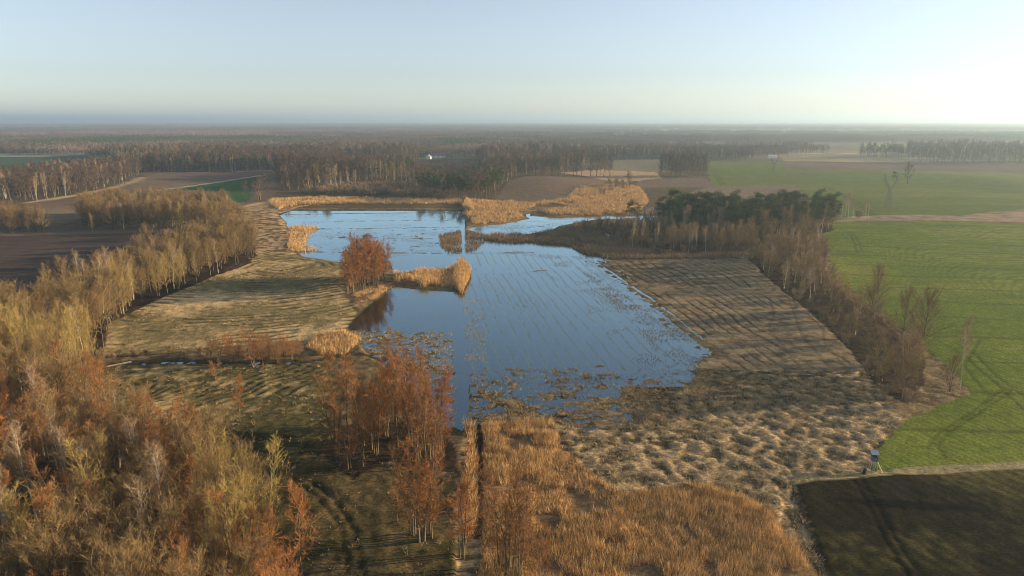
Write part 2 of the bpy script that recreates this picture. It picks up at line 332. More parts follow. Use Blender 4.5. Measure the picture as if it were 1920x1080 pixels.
for pts, wd, cc in PATHS:
    d = dist_line(GP(pts), X[::1], Y) if False else None
    q = GP(pts); bb = (X > q[:, 0].min() - 9) & (X < q[:, 0].max() + 9) & (Y > q[:, 1].min() - 9) & (Y < q[:, 1].max() + 9)
    d = dist_line(q, X[bb], Y[bb]); k = np.where(q[:, 1].mean() > 480, 2.2, 1.0)
    t = (1 - sstep(wd * 0.7 * k, wd * 1.2 * k, d + (n2[bb] - .5) * 1.6))[..., None]
    ALB[bb] = ALB[bb] * (1 - t) + np.array(cc) * t
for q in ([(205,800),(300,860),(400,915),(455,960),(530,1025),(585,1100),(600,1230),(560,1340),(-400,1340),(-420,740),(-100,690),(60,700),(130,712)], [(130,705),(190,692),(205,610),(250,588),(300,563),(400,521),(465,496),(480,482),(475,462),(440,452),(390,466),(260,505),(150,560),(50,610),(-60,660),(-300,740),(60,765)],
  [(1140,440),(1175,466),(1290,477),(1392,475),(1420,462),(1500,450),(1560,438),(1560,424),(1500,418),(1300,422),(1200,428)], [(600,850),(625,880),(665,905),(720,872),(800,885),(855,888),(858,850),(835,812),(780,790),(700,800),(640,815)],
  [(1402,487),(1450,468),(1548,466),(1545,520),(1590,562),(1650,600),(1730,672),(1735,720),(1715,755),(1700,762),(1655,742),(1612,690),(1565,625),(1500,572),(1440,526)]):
    mm = inside(GP(q), Xw, Yw); ALB[mm] = mixc((0.035, 0.026, 0.018), (0.085, 0.058, 0.034), (n2 - .4) * 2)[mm]  # leaf litter, painted extra dark to deepen the shade between crowns
# micro relief of the near green fields and gentle swells of the land to the right
swell = (fbm(X, Y * 1.0, 150, 2, 2) - 0.5) * 7.0 * sstep(85, 190, X) * sstep(60, 140, Y) * (1 - sstep(1000, 1500, Y))
H += 0.05 * (n3 - .5)
# the flooded hollow
sd = np.full(X.shape, 60.0)
bb = (Y > 90) & (Y < 480) & (X > -170) & (X < 160)
xb = Xw[bb] * 0.35 + X[bb] * 0.65; yb_ = Yw[bb] * 0.35 + Y[bb] * 0.65
s = dist_line(WAT[0], xb, yb_, True); s[inside(WAT[0], xb, yb_)] *= -1; sd[bb] = s
ramp = inside(GP([(1040,484),(1400,481),(1640,700),(1320,700),(1090,692)]), X, Y)
flood_m = inside(GP([(882,690),(1300,688),(1320,700),(1270,735),(1200,785),(1140,810),(1050,800),(1035,792),(885,800)]), Xw, Yw)
H2_land = inside(GP([(1318,672),(1340,672),(1450,700),(1450,720),(1310,720),(1300,700)]), X, Y)
flood_l = inside(GP([(650,620),(850,622),(852,700),(868,800),(800,800),(720,690),(690,668)]), Xw, Yw)
slope = np.where(ramp, 0.0135, 0.06)
land = np.where(ramp, np.clip(sd * slope, -0.6, 0.45), np.clip(sd * slope, -0.6, 0.0) + np.clip(sd * 0.25, 0, 1) * H)
relief = np.where(ramp, 0.08 * (m3 - .5) + 0.06 * (n3 - .5) - 0.08 * l_r + 0.05 * (n2 - .5), 0)
Hh = land + relief
bump = (m3 - 0.42) * (.35 + 1.3 * n1) + .25 * (fbm(X, Y, 7, 3, 2) - .5)
Hm = np.where(rgn('marsh'), 0.26 + 0.9 * bump + 0.1 * (n3 - .5), Hh)
Hm = np.where(rgn('marsh') & (sd < 3), np.minimum(Hm, 0.05 + sd * .06), Hm)
sdm = sstep(795, 690, 0 * X)  # unused
t_fl = np.clip((Y - float(G(900, 800)[1])) / 35.0, 0, 1)
H2 = np.where(flood_m, 0.0 - 0.09 * t_fl + 0.42 * bump + .08 * (n3 - .5), np.where(rgn('marsh'), Hm, Hh))
H2 = np.where(flood_l, np.where(sd < 0, Hh, -0.03 + 0.45 * bump - 0.06 * sstep(-30, -18, X)), H2)
H2 = np.where(H2_land, np.maximum(H2, .05 + .1 * m3), H2)
# thin grassy lines standing out of the flood
for pts, wd, hh in [([(525,403),(620,401),(700,400),(800,399),(866,399)], 1.1, 0.10), ([(540,430),(640,429),(760,427),(862,426)], 0.9, 0.07), 
                    ([(575,472),(700,474),(830,475),(1000,474)], 1.2, 0.05), ([(590,416),(720,414),(860,413)], .9, 0.0), ([(600,444),(700,446),(820,448)], 1.4, -0.02), ([(610,458),(700,461),(830,462)], 1.4, -0.03), ([(900,512),(1000,508),(1110,506)], 1.6, -0.05), ([(890,425),(960,428),(1020,424)], 1.0, 0.0)]:
    d = dist_line(GP(pts), X[bb], Y[bb]); t = (1 - sstep(wd * .5, wd * 1.6, d + (n2[bb] - .5) * 2))
    a = H2[bb]; H2[bb] = np.where(t > 0, np.maximum(a, a * (1 - t) + t * (hh + 0.35 * (m2[bb] - .5))), a)
# scattered wet stubble standing in the left part of the flood
sc_m = inside(GP([(600,426),(860,428),(830,470),(600,474)]), X, Y); H2 = np.where(sc_m, np.maximum(H2, -0.11 + 0.45 * (m2 - .5)), H2)
H2[(sd > 60 - 1e-6)] = H[(sd > 60 - 1e-6)] if True else 0
H2 = np.where(rgn('marsh') & ~flood_m & (sd > 4), np.maximum(H2, 0.04 + 0.1 * m3), H2)
dd = dist_line(DIT, X[bb], Y[bb]); t = 1 - sstep(0.5, 2.2, dd + (n2[bb] - .5) * 1.6); H2[bb] = H2[bb] * (1 - t) + (0.05 + 0.5 * (m3[bb] - .5)) * t; ALB[bb] *= (1 - .6 * t)[..., None]
gx = dist_line(GP([(868,384),(868,430),(869,478),(872,500)]), X[bb], Y[bb]); t = 1 - sstep(.5, 1.6, gx); H2[bb] = np.minimum(H2[bb], H2[bb] * (1 - t) - .3 * t)
gx = dist_line(GP([(898,795),(899,860),(902,930),(900,1000),(868,1085),(862,1150)]), X[bb], Y[bb]); t = 1 - sstep(.2, 1.2, gx + 2.6 * (n2[bb] - .5)); H2[bb] = H2[bb] * (1 - t) + .03 * t; ALB[bb] *= (1 - .75 * t)[..., None]
for pts in ([(1320,405),(1345,410),(1340,416),(1310,414)], [(1275,402),(1295,402),(1290,407),(1272,407)], [(1134,430),(1142,431),(1144,448),(1136,449)], [(1190,408),(1220,406),(1222,413),(1195,414)]):
    H2[inside(GP(pts), X, Y)] = -0.3
for pts in RUTS:
    q = GP(pts); b2 = (X > q[:, 0].min() - 5) & (X < q[:, 0].max() + 5) & (Y > q[:, 1].min() - 5) & (Y < q[:, 1].max() + 5)
    d = dist_line(q, X[b2] + (n1[b2] - .5) * 2, Y[b2]); wd = 0.42 * max(1, q[:, 1].mean() / 220)
    t = 1 - sstep(wd * .5, wd * 1.5, d); gf = (q[:, 0].mean() > 60); H2[b2] -= (0.05 if gf else 0.16) * t; ALB[b2] *= (1 - (0.28 if gf else .4) * t)[..., None]
H2 = np.where((Y < 150) & (X > 25), np.maximum(H2, .04), H2)
H2 = np.where(Y > 470, 0.45 + 0.0 * H2, H2)
H2 += swell * sstep(15, 60, sd); H2 = np.where((X > 60) & (sd > 59) & (Y < 300), np.maximum(H2, .1), H2)
# gentle ploughed rise, and a faint rise of land by the horizon
hx, hy = G(1030, 352); H2 += 5.0 * np.exp(-((X - hx) / 60) ** 2 - ((Y - hy) / 110) ** 2)
# bed of the flood: dark mud with pale green drowned rows
under = (H2 < 0.0) & (sd < 8)
bed = mixc((0.018, 0.024, 0.018), (0.09, 0.12, 0.06), n1)
rows = .8 * sstep(.36, .6, fbm(X, Y, 30, 2, 2)) * lines(u_r + 1.5 * (n2 - .5), 3.7, 0.9) * sstep(0.3, 0.55, n1 + .1) * sstep(-60, -20, X) * (Y < 330) * (X > -12)
bed = bed * (1 - 0.9 * rows[..., None]) + rgb((0.36, 0.52, 0.24)) * 0.9 * rows[..., None]
wet = sstep(0.10, 0.0, H2) * (sd < 20)
ALB = ALB * (1 - 0.5 * wet[..., None])
ALB[under] = bed[under]
ALB *= (0.84 + 0.32 * n3)[..., None]
ALB = np.clip(ALB, 0.004, 0.8)
ny, nx = X.shape
def hz(x, y):
    i = np.clip(np.searchsorted(ys, y), 0, ny - 1); j = np.clip(np.searchsorted(xs, x), 0, nx - 1); return H2[i, j]

m, n, N, L = newmat('ground_cover')
at = N.new('ShaderNodeAttribute'); at.attribute_name = 'cover'
tc = N.new('ShaderNodeTexCoord')
mp = N.new('ShaderNodeMapping'); mp.inputs['Scale'].default_value = (0.8, 1.5, 1); L.new(tc.outputs['Object'], mp.inputs[0])
no = N.new('ShaderNodeTexNoise'); no.inputs['Scale'].default_value = 2.1; no.inputs['Detail'].default_value = 5; no.inputs['Roughness'].default_value = 0.65; L.new(mp.outputs[0], no.inputs['Vector'])
mr = N.new('ShaderNodeMapRange'); mr.inputs[1].default_value = 0.3; mr.inputs[2].default_value = 0.7; mr.inputs[3].default_value = 0.45; mr.inputs[4].default_value = 1.55
L.new(no.outputs['Fac'], mr.inputs[0])
ml = N.new('ShaderNodeVectorMath'); ml.operation = 'SCALE'; L.new(at.outputs['Color'], ml.inputs[0]); L.new(mr.outputs[0], ml.inputs['Scale'])
bp = N.new('ShaderNodeBump'); bp.inputs['Strength'].default_value = 0.55; bp.inputs['Distance'].default_value = 0.25; L.new(no.outputs['Fac'], bp.inputs['Height'])
df = N.new('ShaderNodeBsdfDiffuse'); L.new(ml.outputs[0], df.inputs[0]); L.new(bp.outputs[0], df.inputs['Normal'])
o_ = N.new('ShaderNodeOutputMaterial'); L.new(df.outputs[0], o_.inputs[0]); M['ground'] = m

REGN = {0: 'ground'}
nm = dict(plough_left='ploughed_field', strip_left='field_margin', stub_left='stubble_field', meadow_left='meadow', meadow_low='meadow', meadow_dark='meadow', stubble_right='stubble_field', marsh='marsh',
 green_right='green_field', dark_field='dark_field', rough_right='rough_ground', green_far='green_field', brown_far='fallow_field', plough_far='ploughed_field', straw_far='fallow_field', green_far2='green_field',
 plough_hill='ploughed_field', gap_plough='ploughed_field', gap_straw='rough_ground', gap_field='fallow_field', field_tl='green_field', strip_tl='field_margin', field_mid='fallow_field', green_mid='green_field',
 village_green='green_field', light_far='fallow_field', light_far2='fallow_field')
for k, v in rid.items(): REGN[v] = nm[k]
cr = REG[:-1, :-1].ravel()
I = (np.arange(ny - 1)[:, None] * nx + np.arange(nx - 1)[None, :]).ravel()
Vg = np.stack([X, Y, H2], -1).reshape(-1, 3); Cg = np.concatenate([ALB, np.ones(X.shape + (1,))], -1).reshape(-1, 4).astype(np.float32)
# shared vertex normals, so that the seams between neighbouring fields stay invisible
gy, gx_ = np.gradient(H2, ys, xs); Ng = np.stack([-gx_, -gy, np.ones_like(H2)], -1).reshape(-1, 3); Ng /= np.linalg.norm(Ng, axis=1)[:, None]
for r in range(len(REGN)):
    f0 = I[cr == r]
    if len(f0) == 0: continue
    F = np.stack([f0, f0 + 1, f0 + nx + 1, f0 + nx], 1)
    used, inv = np.unique(F, return_inverse=True); inv = inv.reshape(F.shape)
    me = mk_mesh(REGN[r], Vg[used], [inv], [M['ground']], smooth=True)
    ca = me.color_attributes.new('cover', 'FLOAT_COLOR', 'POINT'); ca.data.foreach_set('color', Cg[used].ravel())
    me.normals_split_custom_set_from_vertices(Ng[used].astype(np.float32))
    struct(link(REGN[r], me))

# water
m, n, N, L = newmat('flood_water')
lw = N.new('ShaderNodeFresnel'); lw.inputs['IOR'].default_value = 1.7
tcw = N.new('ShaderNodeTexCoord'); nw = N.new('ShaderNodeTexNoise'); nw.inputs['Scale'].default_value = 1.1; nw.inputs['Detail'].default_value = 3; L.new(tcw.outputs['Object'], nw.inputs['Vector'])
bw = N.new('ShaderNodeBump'); bw.inputs['Strength'].default_value = 0.06; bw.inputs['Distance'].default_value = 0.06; L.new(nw.outputs['Fac'], bw.inputs['Height'])
tr = N.new('ShaderNodeBsdfTransparent'); tr.inputs[0].default_value = (0.55, 0.74, 0.76, 1)
gl = N.new('ShaderNodeBsdfGlossy'); gl.inputs['Roughness'].default_value = 0.07; gl.inputs[0].default_value = (0.72, 0.92, 1.0, 1); L.new(bw.outputs[0], gl.inputs['Normal']); L.new(bw.outputs[0], lw.inputs['Normal'])
mxw = N.new('ShaderNodeMixShader'); mm_ = N.new('ShaderNodeMath'); mm_.operation = 'MULTIPLY'; mm_.use_clamp = True; mm_.inputs[1].default_value = 1.65; L.new(lw.outputs[0], mm_.inputs[0]); L.new(mm_.outputs[0], mxw.inputs[0]); L.new(tr.outputs[0], mxw.inputs[1]); L.new(gl.outputs[0], mxw.inputs[2])
o_ = N.new('ShaderNodeOutputMaterial'); L.new(mxw.outputs[0], o_.inputs[0]); M['water'] = m
me = mk_mesh('water', np.array([(-150, 76, 0), (130, 76, 0), (130, 475, 0), (-150, 475, 0)], float), [np.array([[0, 1, 2, 3]])], [M['water']])
struct(link('water', me))

# ------------------------------------------------------------------ plant builders
def nrm(v): return v / (np.linalg.norm(v, axis=-1, keepdims=True) + 1e-9)
def tubes(Pp, Rr, S_, off=0):
    """Pp (N,K,3), Rr (N,K) -> verts, quads"""
    Nn, K, _ = Pp.shape
    t = nrm(Pp[:, -1] - Pp[:, 0]); ref = np.where(np.abs(t[:, 2:3]) > 0.8, np.array([[1., 0, 0]]), np.array([[0, 0, 1.]]))
    a = nrm(np.cross(t, ref)); b = np.cross(t, a); an = np.arange(S_) * 2 * math.pi / S_
    ring = a[:, None, :] * np.cos(an)[None, :, None] + b[:, None, :] * np.sin(an)[None, :, None]
    V = Pp[:, :, None, :] + ring[:, None] * Rr[:, :, None, None]
    base = (np.arange(Nn) * K * S_)[:, None, None] + (np.arange(K - 1) * S_)[None, :, None]
    i = np.arange(S_)[None, None, :]; j = (i + 1) % S_
    F = np.stack([base + i, base + j, base + S_ + j, base + S_ + i], -1).reshape(-1, 4) + off
    return V.reshape(-1, 3), F
def ribbons(p, d, ln, wd, rg, off=0):
    """tapered twigs: p (N,3) root, d unit direction"""
    sdv = nrm(np.cross(d, rg.normal(size=d.shape))) * (wd * 0.5)[:, None]
    V = np.stack([p - sdv, p + sdv, p + d * ln[:, None]], 1).reshape(-1, 3)
    return V, np.arange(len(p) * 3).reshape(-1, 3) + off
def bare_tree(seed, Ht=18, stems=1, cw=3.2, t0=0.35, a0=60, a1=25, nl=26, n2_=9, n3_=10, tl=0.9, tw=0.035, tr_=0.16, prof=(0.5, 0.6), lean=0.05, spread=0.4, upc=0.35, l2=0.45, fork=False, limb_r=0.35, sides=5):
    rg = np.random.default_rng(seed)
    K = 8; tt = np.linspace(0, 1, K)
    Ps = []; Rs = []; hs = []
    for s in range(stems):
        az = rg.random() * 6.28; h = Ht * (1 if s == 0 else rg.uniform(.72, .98)); hs.append(h)
        b = np.array([math.cos(az), math.sin(az), 0]) * spread * (stems > 1) * rg.uniform(.5, 1.3)
        ld = np.array([math.cos(az), math.sin(az), 0]) * lean * h * (rg.uniform(.6, 1.4) if stems > 1 else rg.uniform(0, .8))
        wb = np.cumsum(rg.normal(size=(K, 3)) * 0.018 * h, 0) * np.array([1, 1, 0]) * tt[:, None]
        p = b + ld * tt[:, None] ** 1.2 + wb; p[:, 2] = tt * h
        Ps.append(p); Rs.append(tr_ * (h / 18) * ((1 - tt) ** 0.8 * 0.95 + 0.06) * (1 + 0.5 * np.exp(-tt * 14)))
    Ps = np.array(Ps); Rs = np.array(Rs)
    TV, TF = [], []; off = 0
    v, f = tubes(Ps, Rs, sides); TV.append(v); TF.append(f); off += len(v)
    # limbs
    si = np.repeat(np.arange(stems), nl); Nl = len(si)
    sfr = (np.tile(np.arange(nl), stems) + rg.random(Nl)) / nl
    tb = t0 + (0.985 - t0) * sfr
    k = tb * (K - 1); k0 = np.clip(k.astype(int), 0, K - 2); fr = (k - k0)[:, None]
    p0 = Ps[si, k0] * (1 - fr) + Ps[si, k0 + 1] * fr
    hS = np.array(hs)[si]
    shape = ((sfr + 0.12) ** prof[0]) * ((1.06 - sfr) ** prof[1]); shape /= 0.62
    az = rg.random(Nl) * 2 * math.pi
    if stems > 1:
        o2 = np.arctan2(Ps[si, -1, 1], Ps[si, -1, 0]); az = o2 + rg.normal(size=Nl) * 1.2
    Ll = cw * shape * rg.uniform(.7, 1.15, Nl) * (hS / Ht)
    an = np.radians(a0 + (a1 - a0) * sfr + rg.normal(size=Nl) * 8)
    d = np.stack([np.sin(an) * np.cos(az), np.sin(an) * np.sin(az), np.cos(an)], 1)
    u = np.array([0, .3, .65, 1.0])
    P1 = p0[:, None] + d[:, None] * (Ll[:, None] * u)[..., None]
    P1[:, :, 2] += upc * Ll[:, None] * u ** 2
    P1[:, 1:, :] += rg.normal(size=(Nl, 3, 3)) * 0.05 * Ll[:, None, None]
    rb = tr_ * limb_r * (1.1 - tb) * (hS / 18)[:] + 0.018
    R1 = rb[:, None] * np.array([1, .7, .4, .12])
    v, f = tubes(P1, R1, 4, off); TV.append(v); TF.append(f); off += len(v)
    # branchlets
    li = np.repeat(np.arange(Nl), n2_); N2 = len(li); u2 = rg.uniform(.18, 1.0, N2)
    k = u2 * 3; k0 = np.clip(k.astype(int), 0, 2); fr = (k - k0)[:, None]
    p2 = P1[li, k0] * (1 - fr) + P1[li, k0 + 1] * fr
    dl = nrm(P1[li, k0 + 1] - P1[li, k0])
    d2 = nrm(dl + rg.normal(size=(N2, 3)) * 0.55 + np.array([0, 0, .25]))
    L2 = Ll[li] * l2 * (1.15 - u2 * .6) * rg.uniform(.6, 1.2, N2) + 0.3
    CV, CF = [], []; co = 0
    v, f = ribbons(p2, d2, L2 * 1.15, np.full(N2, tw * 2.0), rg, co); CV.append(v); CF.append(f); co += len(v)
    ti = np.repeat(np.arange(N2), n3_); N3 = len(ti)
    p3 = p2[ti] + d2[ti] * (L2[ti] * rg.uniform(.15, 1.0, N3))[:, None]
    d3 = nrm(d2[ti] + rg.normal(size=(N3, 3)) * 0.6 + np.array([0, 0, .3]))
    v, f = ribbons(p3, d3, tl * rg.uniform(.5, 1.3, N3), np.full(N3, tw) * rg.uniform(.7, 1.3, N3), rg, co); CV.append(v); CF.append(f); co += len(v)
    return (np.concatenate(TV), np.concatenate(TF)), (np.concatenate(CV), np.concatenate(CF))
def pine_tree(seed, Ht=17, ncl=34, per=120, cs=1.45, q=0.42):
    rg = np.random.default_rng(seed); K = 7; tt = np.linspace(0, 1, K)
    wb = np.cumsum(rg.normal(size=(K, 3)) * .016 * Ht, 0) * np.array([1, 1, 0]); p = wb * tt[:, None]; p[:, 2] = tt * Ht * .95
    TV, TF = [], []; v, f = tubes(p[None], (0.19 * (1 - tt) + .05)[None], 6); TV.append(v); TF.append(f); off = len(v)
    tb = rg.uniform(.42, 1.0, ncl); k = tb * (K - 1); k0 = np.clip(k.astype(int), 0, K - 2); fr = (k - k0)[:, None]
    p0 = p[k0] * (1 - fr) + p[k0 + 1] * fr; az = rg.random(ncl) * 6.28
    Ln = (3.1 * (1.08 - tb) ** .5 + .3) * rg.uniform(.5, 1.25, ncl); e = rg.uniform(-.05, .5, ncl)
    p1 = p0 + np.stack([np.cos(az) * Ln, np.sin(az) * Ln, Ln * e], 1)
    v, f = tubes(np.stack([p0, (p0 + p1) / 2 + [0, 0, -.1], p1], 1), np.tile([.07, .05, .02], (ncl, 1)), 3, off); TV.append(v); TF.append(f)
    sz = cs * rg.uniform(.7, 1.3, ncl)
    ci = np.repeat(np.arange(ncl), per); n_ = len(ci); r = rg.normal(size=(n_, 3)); r = nrm(r) * (rg.random(n_) ** .5)[:, None]
    pc = p1[ci] + r * sz[ci][:, None] * np.array([1, 1, .5]); dn = nrm(r + np.array([0, 0, .7]) + rg.normal(size=(n_, 3)) * .4)
    v, f = ribbons(pc, dn, q * rg.uniform(.7, 1.4, n_), q * .35 * np.ones(n_), rg); return (np.concatenate(TV), np.concatenate(TF)), (v, f)
def spruce_tree(seed, Ht=18, n_=2200, q=0.8):
    rg = np.random.default_rng(seed); h = rg.random(n_) ** 1.4 * .95 + .03; az = rg.random(n_) * 6.28
    lay = np.floor(h * 22) / 22; r = (1 - h) * 3.0 * (0.55 + 0.45 * (1 - (h - lay) * 22)) * rg.random(n_) ** .4
    p = np.stack([np.cos(az) * r, np.sin(az) * r, h * Ht], 1); d = nrm(np.stack([np.cos(az), np.sin(az), -.35 + .5 * h], 1) + rg.normal(size=(n_, 3)) * .3)
    v, f = ribbons(p, d, q * rg.uniform(.6, 1.3, n_), np.full(n_, q * .4), rg)
    tv = tubes(np.array([[[0, 0, 0], [0, 0, Ht * .95]]], float), np.array([[.2, .04]]), 5); return tv, (v, f)

# kind -> list of (trunk mesh, crown mesh) for near, single mesh for far
NEAR, FAR = {}, {}
def reg(kind, cm, tm, gens, lod):
    Ls = []
    for (tv, tf), (cv, cf) in gens:
        if lod == 'near': Ls.append((mk_mesh(kind + '_trunk', tv, [tf], [M[tm]], smooth=True), mk_mesh(kind + '_crown', cv, [cf], [M[cm]])))
        else: Ls.append(mk_mesh(kind, np.concatenate([tv, cv]), [tf, cf + len(tv)], [M[tm], M[cm]], [0, 1]))
    (NEAR if lod == 'near' else FAR)[kind] = Ls
HT = dict(alder=18, poplar=18, oak=15, birch=17, pine=17, shrub=4, spruce=18)
reg('alder', 'alder_c', 'alder_t', [bare_tree(s, 18, st, cw=3.1, t0=t0, a0=66, a1=24, nl=nl, n2_=10, n3_=13, tl=.62, tw=.026, tr_=.15, prof=(.3, .6), upc=.2, lean=.06, limb_r=.28, spread=.5)
    for s, st, nl, t0 in ((1, 1, 44, .22), (2, 3, 22, .2), (3, 2, 28, .2), (4, 4, 19, .2), (5, 1, 34, .38))], 'near')
reg('poplar', 'poplar_c', 'poplar_t', [bare_tree(s, 18, st, cw=3.9, t0=t0, a0=50, a1=18, nl=nl, n2_=9, n3_=12, tl=.85, tw=.026, tr_=.12, limb_r=.3, prof=(.5, .45), lean=.08, spread=.7, upc=.5)
    for s, st, nl, t0 in ((11, 1, 36, .18), (12, 3, 19, .12), (13, 2, 25, .2), (14, 4, 15, .14))], 'near')
reg('oak', 'oak_c', 'oak_t', [bare_tree(s, 15, st, cw=6.0, t0=.2, a0=72, a1=18, nl=nl, n2_=16, n3_=14, tl=.8, tw=.028, tr_=.27, prof=(.25, .5), lean=.06, spread=.4, upc=.35, limb_r=.5)
    for s, st, nl in ((21, 1, 30), (22, 1, 36), (23, 2, 20))], 'near')
reg('birch', 'birch_c', 'birch_t', [bare_tree(s, 17, st, cw=3.4, t0=.42, a0=36, a1=16, nl=nl, n2_=9, n3_=10, tl=.9, tw=.026, tr_=.13, prof=(.4, .5), lean=.05, spread=.5, upc=.35, limb_r=.26)
    for s, st, nl in ((31, 1, 30), (32, 2, 20), (33, 1, 24))], 'near')
reg('pine', 'pine_c', 'pine_t', [pine_tree(s) for s in (41, 42, 43)], 'near')
reg('shrub', 'shrub_c', 'oak_t', [bare_tree(s, 4, 9, cw=1.5, t0=.15, a0=50, a1=25, nl=9, n2_=6, n3_=6, tl=.6, tw=.034, tr_=.10, lean=.32, spread=.6, sides=3) for s in (51, 52)], 'near')
reg('alder', 'alderfar_c', 'alder_t', [bare_tree(s, 18, st, cw=2.9, t0=.35, a0=55, a1=28, nl=nl, n2_=5, n3_=5, tl=1.3, tw=.11, tr_=.2, lean=.07, spread=.5, sides=3) for s, st, nl in ((61, 1, 22), (62, 3, 10))], 'far')
reg('poplar', 'polfar_c', 'poplar_t', [bare_tree(s, 18, st, cw=3.2, t0=.3, a0=40, a1=16, nl=nl, n2_=5, n3_=4, tl=1.4, tw=.11, tr_=.22, lean=.08, spread=.6, upc=.5, sides=3) for s, st, nl in ((64, 1, 20), (65, 3, 9))], 'far')
reg('oak', 'oakfar_c', 'oak_t', [bare_tree(s, 15, st, cw=5.2, t0=.22, a0=70, a1=18, nl=nl, n2_=6, n3_=6, tl=1.4, tw=.12, tr_=.34, prof=(.3, .5), upc=.35, limb_r=.5, sides=4) for s, st, nl in ((66, 1, 22), (67, 1, 26), (68, 2, 13))], 'far')
reg('birch', 'birch_c', 'birchfar_t', [bare_tree(s, 17, st, cw=3.0, t0=.4, a0=36, a1=16, nl=nl, n2_=4, n3_=4, tl=1.2, tw=.09, tr_=.2, upc=.35, limb_r=.42, sides=4) for s, st, nl in ((69, 1, 22), (70, 2, 13))], 'far')
reg('pine', 'pine_c', 'pine_t', [pine_tree(s, ncl=16, per=34, cs=1.5, q=.95) for s in (71, 72)], 'far')
reg('spruce', 'pine_c', 'pine_t', [spruce_tree(73, n_=700, q=1.5)], 'far')
reg('shrub', 'shrub_c', 'oak_t', [bare_tree(s, 4, 6, cw=1.7, t0=.15, a0=55, a1=25, nl=6, n2_=4, n3_=4, tl=.9, tw=.09, tr_=.12, lean=.32, spread=.6, sides=3) for s in (74, 75)], 'far')

FULL = dict(alder='alder_tree', poplar='poplar_tree', oak='oak_tree', birch='birch_tree', pine='pine_tree', shrub='bare_shrub', spruce='spruce_tree')
LOOK = dict(alder='rusty-orange twigged bare tree', poplar='yellow-green bare tree with pale trunk', oak='brown broad-crowned bare tree', birch='white-trunked leafless birch', pine='dark green pine with bare lower trunk', shrub='low brown leafless shrub', spruce='dark conical spruce')
CATS = dict(alder='tree', poplar='tree', oak='tree', birch='tree', pine='tree', shrub='shrub', spruce='tree')
count = {}
def plant(kind, x, y, h, label, group=None, lod='near', wid=1.0, rot=None, var=None):
    """one plant of its own: near ones are an Empty with a trunk and a crown, distant ones a single mesh"""
    z = float(hz(x, y)) - 0.05; s = h / HT[kind]; r = random.random() * 6.283 if rot is None else rot
    z = max(z, -0.15); count[kind] = count.get(kind, 0) + 1
    if lod == 'near':
        A = NEAR[kind]; tm, cm = A[random.randrange(len(A)) if var is None else var % len(A)]
        o = link(FULL[kind], None); o.empty_display_size = .5
        link('trunk', tm, o); link('crown', cm, o)
    else:
        A = FAR[kind]; o = link(FULL[kind], A[random.randrange(len(A)) if var is None else var % len(A)])
    o.location = (x, y, z); o.rotation_euler = (0, 0, r); o.scale = (s * wid, s * wid, s)
    tag(o, label, CATS[kind], group); return o
DEFER = []
def visible(x, y, h):
    p = R(PITCH); z0 = y * math.cos(p) + CAMH * math.sin(p)
    if z0 < 5: return False
    if abs(FPX * x / z0) > 960 + 6 * FPX / z0: return False
    zt = y * math.cos(p) + (CAMH - h) * math.sin(p); v = -(y * math.sin(p) - (CAMH - h) * math.cos(p)) / zt * FPX
    return v < 560
def scatter(poly, sp, seed, jit=0.42):
    rg = np.random.default_rng(seed); x0, y0 = poly.min(0); x1, y1 = poly.max(0)
    gx, gy = np.meshgrid(np.arange(x0, x1 + sp, sp), np.arange(y0, y1 + sp, sp)); gx = gx + (np.arange(gx.shape[0]) % 2)[:, None] * sp * .5
    p = np.stack([gx.ravel(), gy.ravel()], 1) + rg.uniform(-jit, jit, (gx.size, 2)) * sp
    return p[inside(poly, p[:, 0], p[:, 1])]
def grove(pts, mixw, hr, where, group, seed, lod='near', wid=1.0, noise=45):
    """plant every tree of a grove, mostly of the kind that prevails at its spot, and word its label by kind, place and rank"""
    rg = np.random.default_rng(seed); kinds = list(mixw); base = np.array([mixw[k] for k in kinds], float); items = []
    for x, y in pts:
        if not visible(x, y, 20): continue
        wv = base * np.array([0.35 + 2.0 * max(0, float(vn(np.array([x]), np.array([y]), noise, 1 + i)[0]) - .3) for i, _ in enumerate(kinds)]); wv /= wv.sum()
        k = kinds[rg.choice(len(kinds), p=wv)]; hh = rg.uniform(*hr[k] if isinstance(hr, dict) else hr)
        items.append([k, x, y, hh])
    for k in kinds:
        it = [i for i in items if i[0] == k]
        if not it: continue
        by = sorted(it, key=lambda i: i[1] / i[2]); lab = {}
        def put(i, word):
            if id(i) not in lab: lab[id(i)] = word
        if len(it) > 2:
            put(by[0], 'leftmost'); put(by[-1], 'rightmost'); put(max(it, key=lambda i: i[3]), 'tallest'); put(min(it, key=lambda i: i[2]), 'nearest'); put(max(it, key=lambda i: i[2]), 'farthest')
        elif len(it) == 2: put(by[0], 'left-hand'); put(by[1], 'right-hand')
        elif len(it) == 1: put(by[0], 'only')
        for i in it:
            wd_ = lab.get(id(i)); lb = f"{wd_} {LOOK[k]} {where}" if wd_ else f"{LOOK[k]} {where}"
            DEFER.append((i[3] / math.hypot(i[1], i[2], CAMH), k, i[1], i[2], i[3], lb, group, lod, wid, where))
    return items

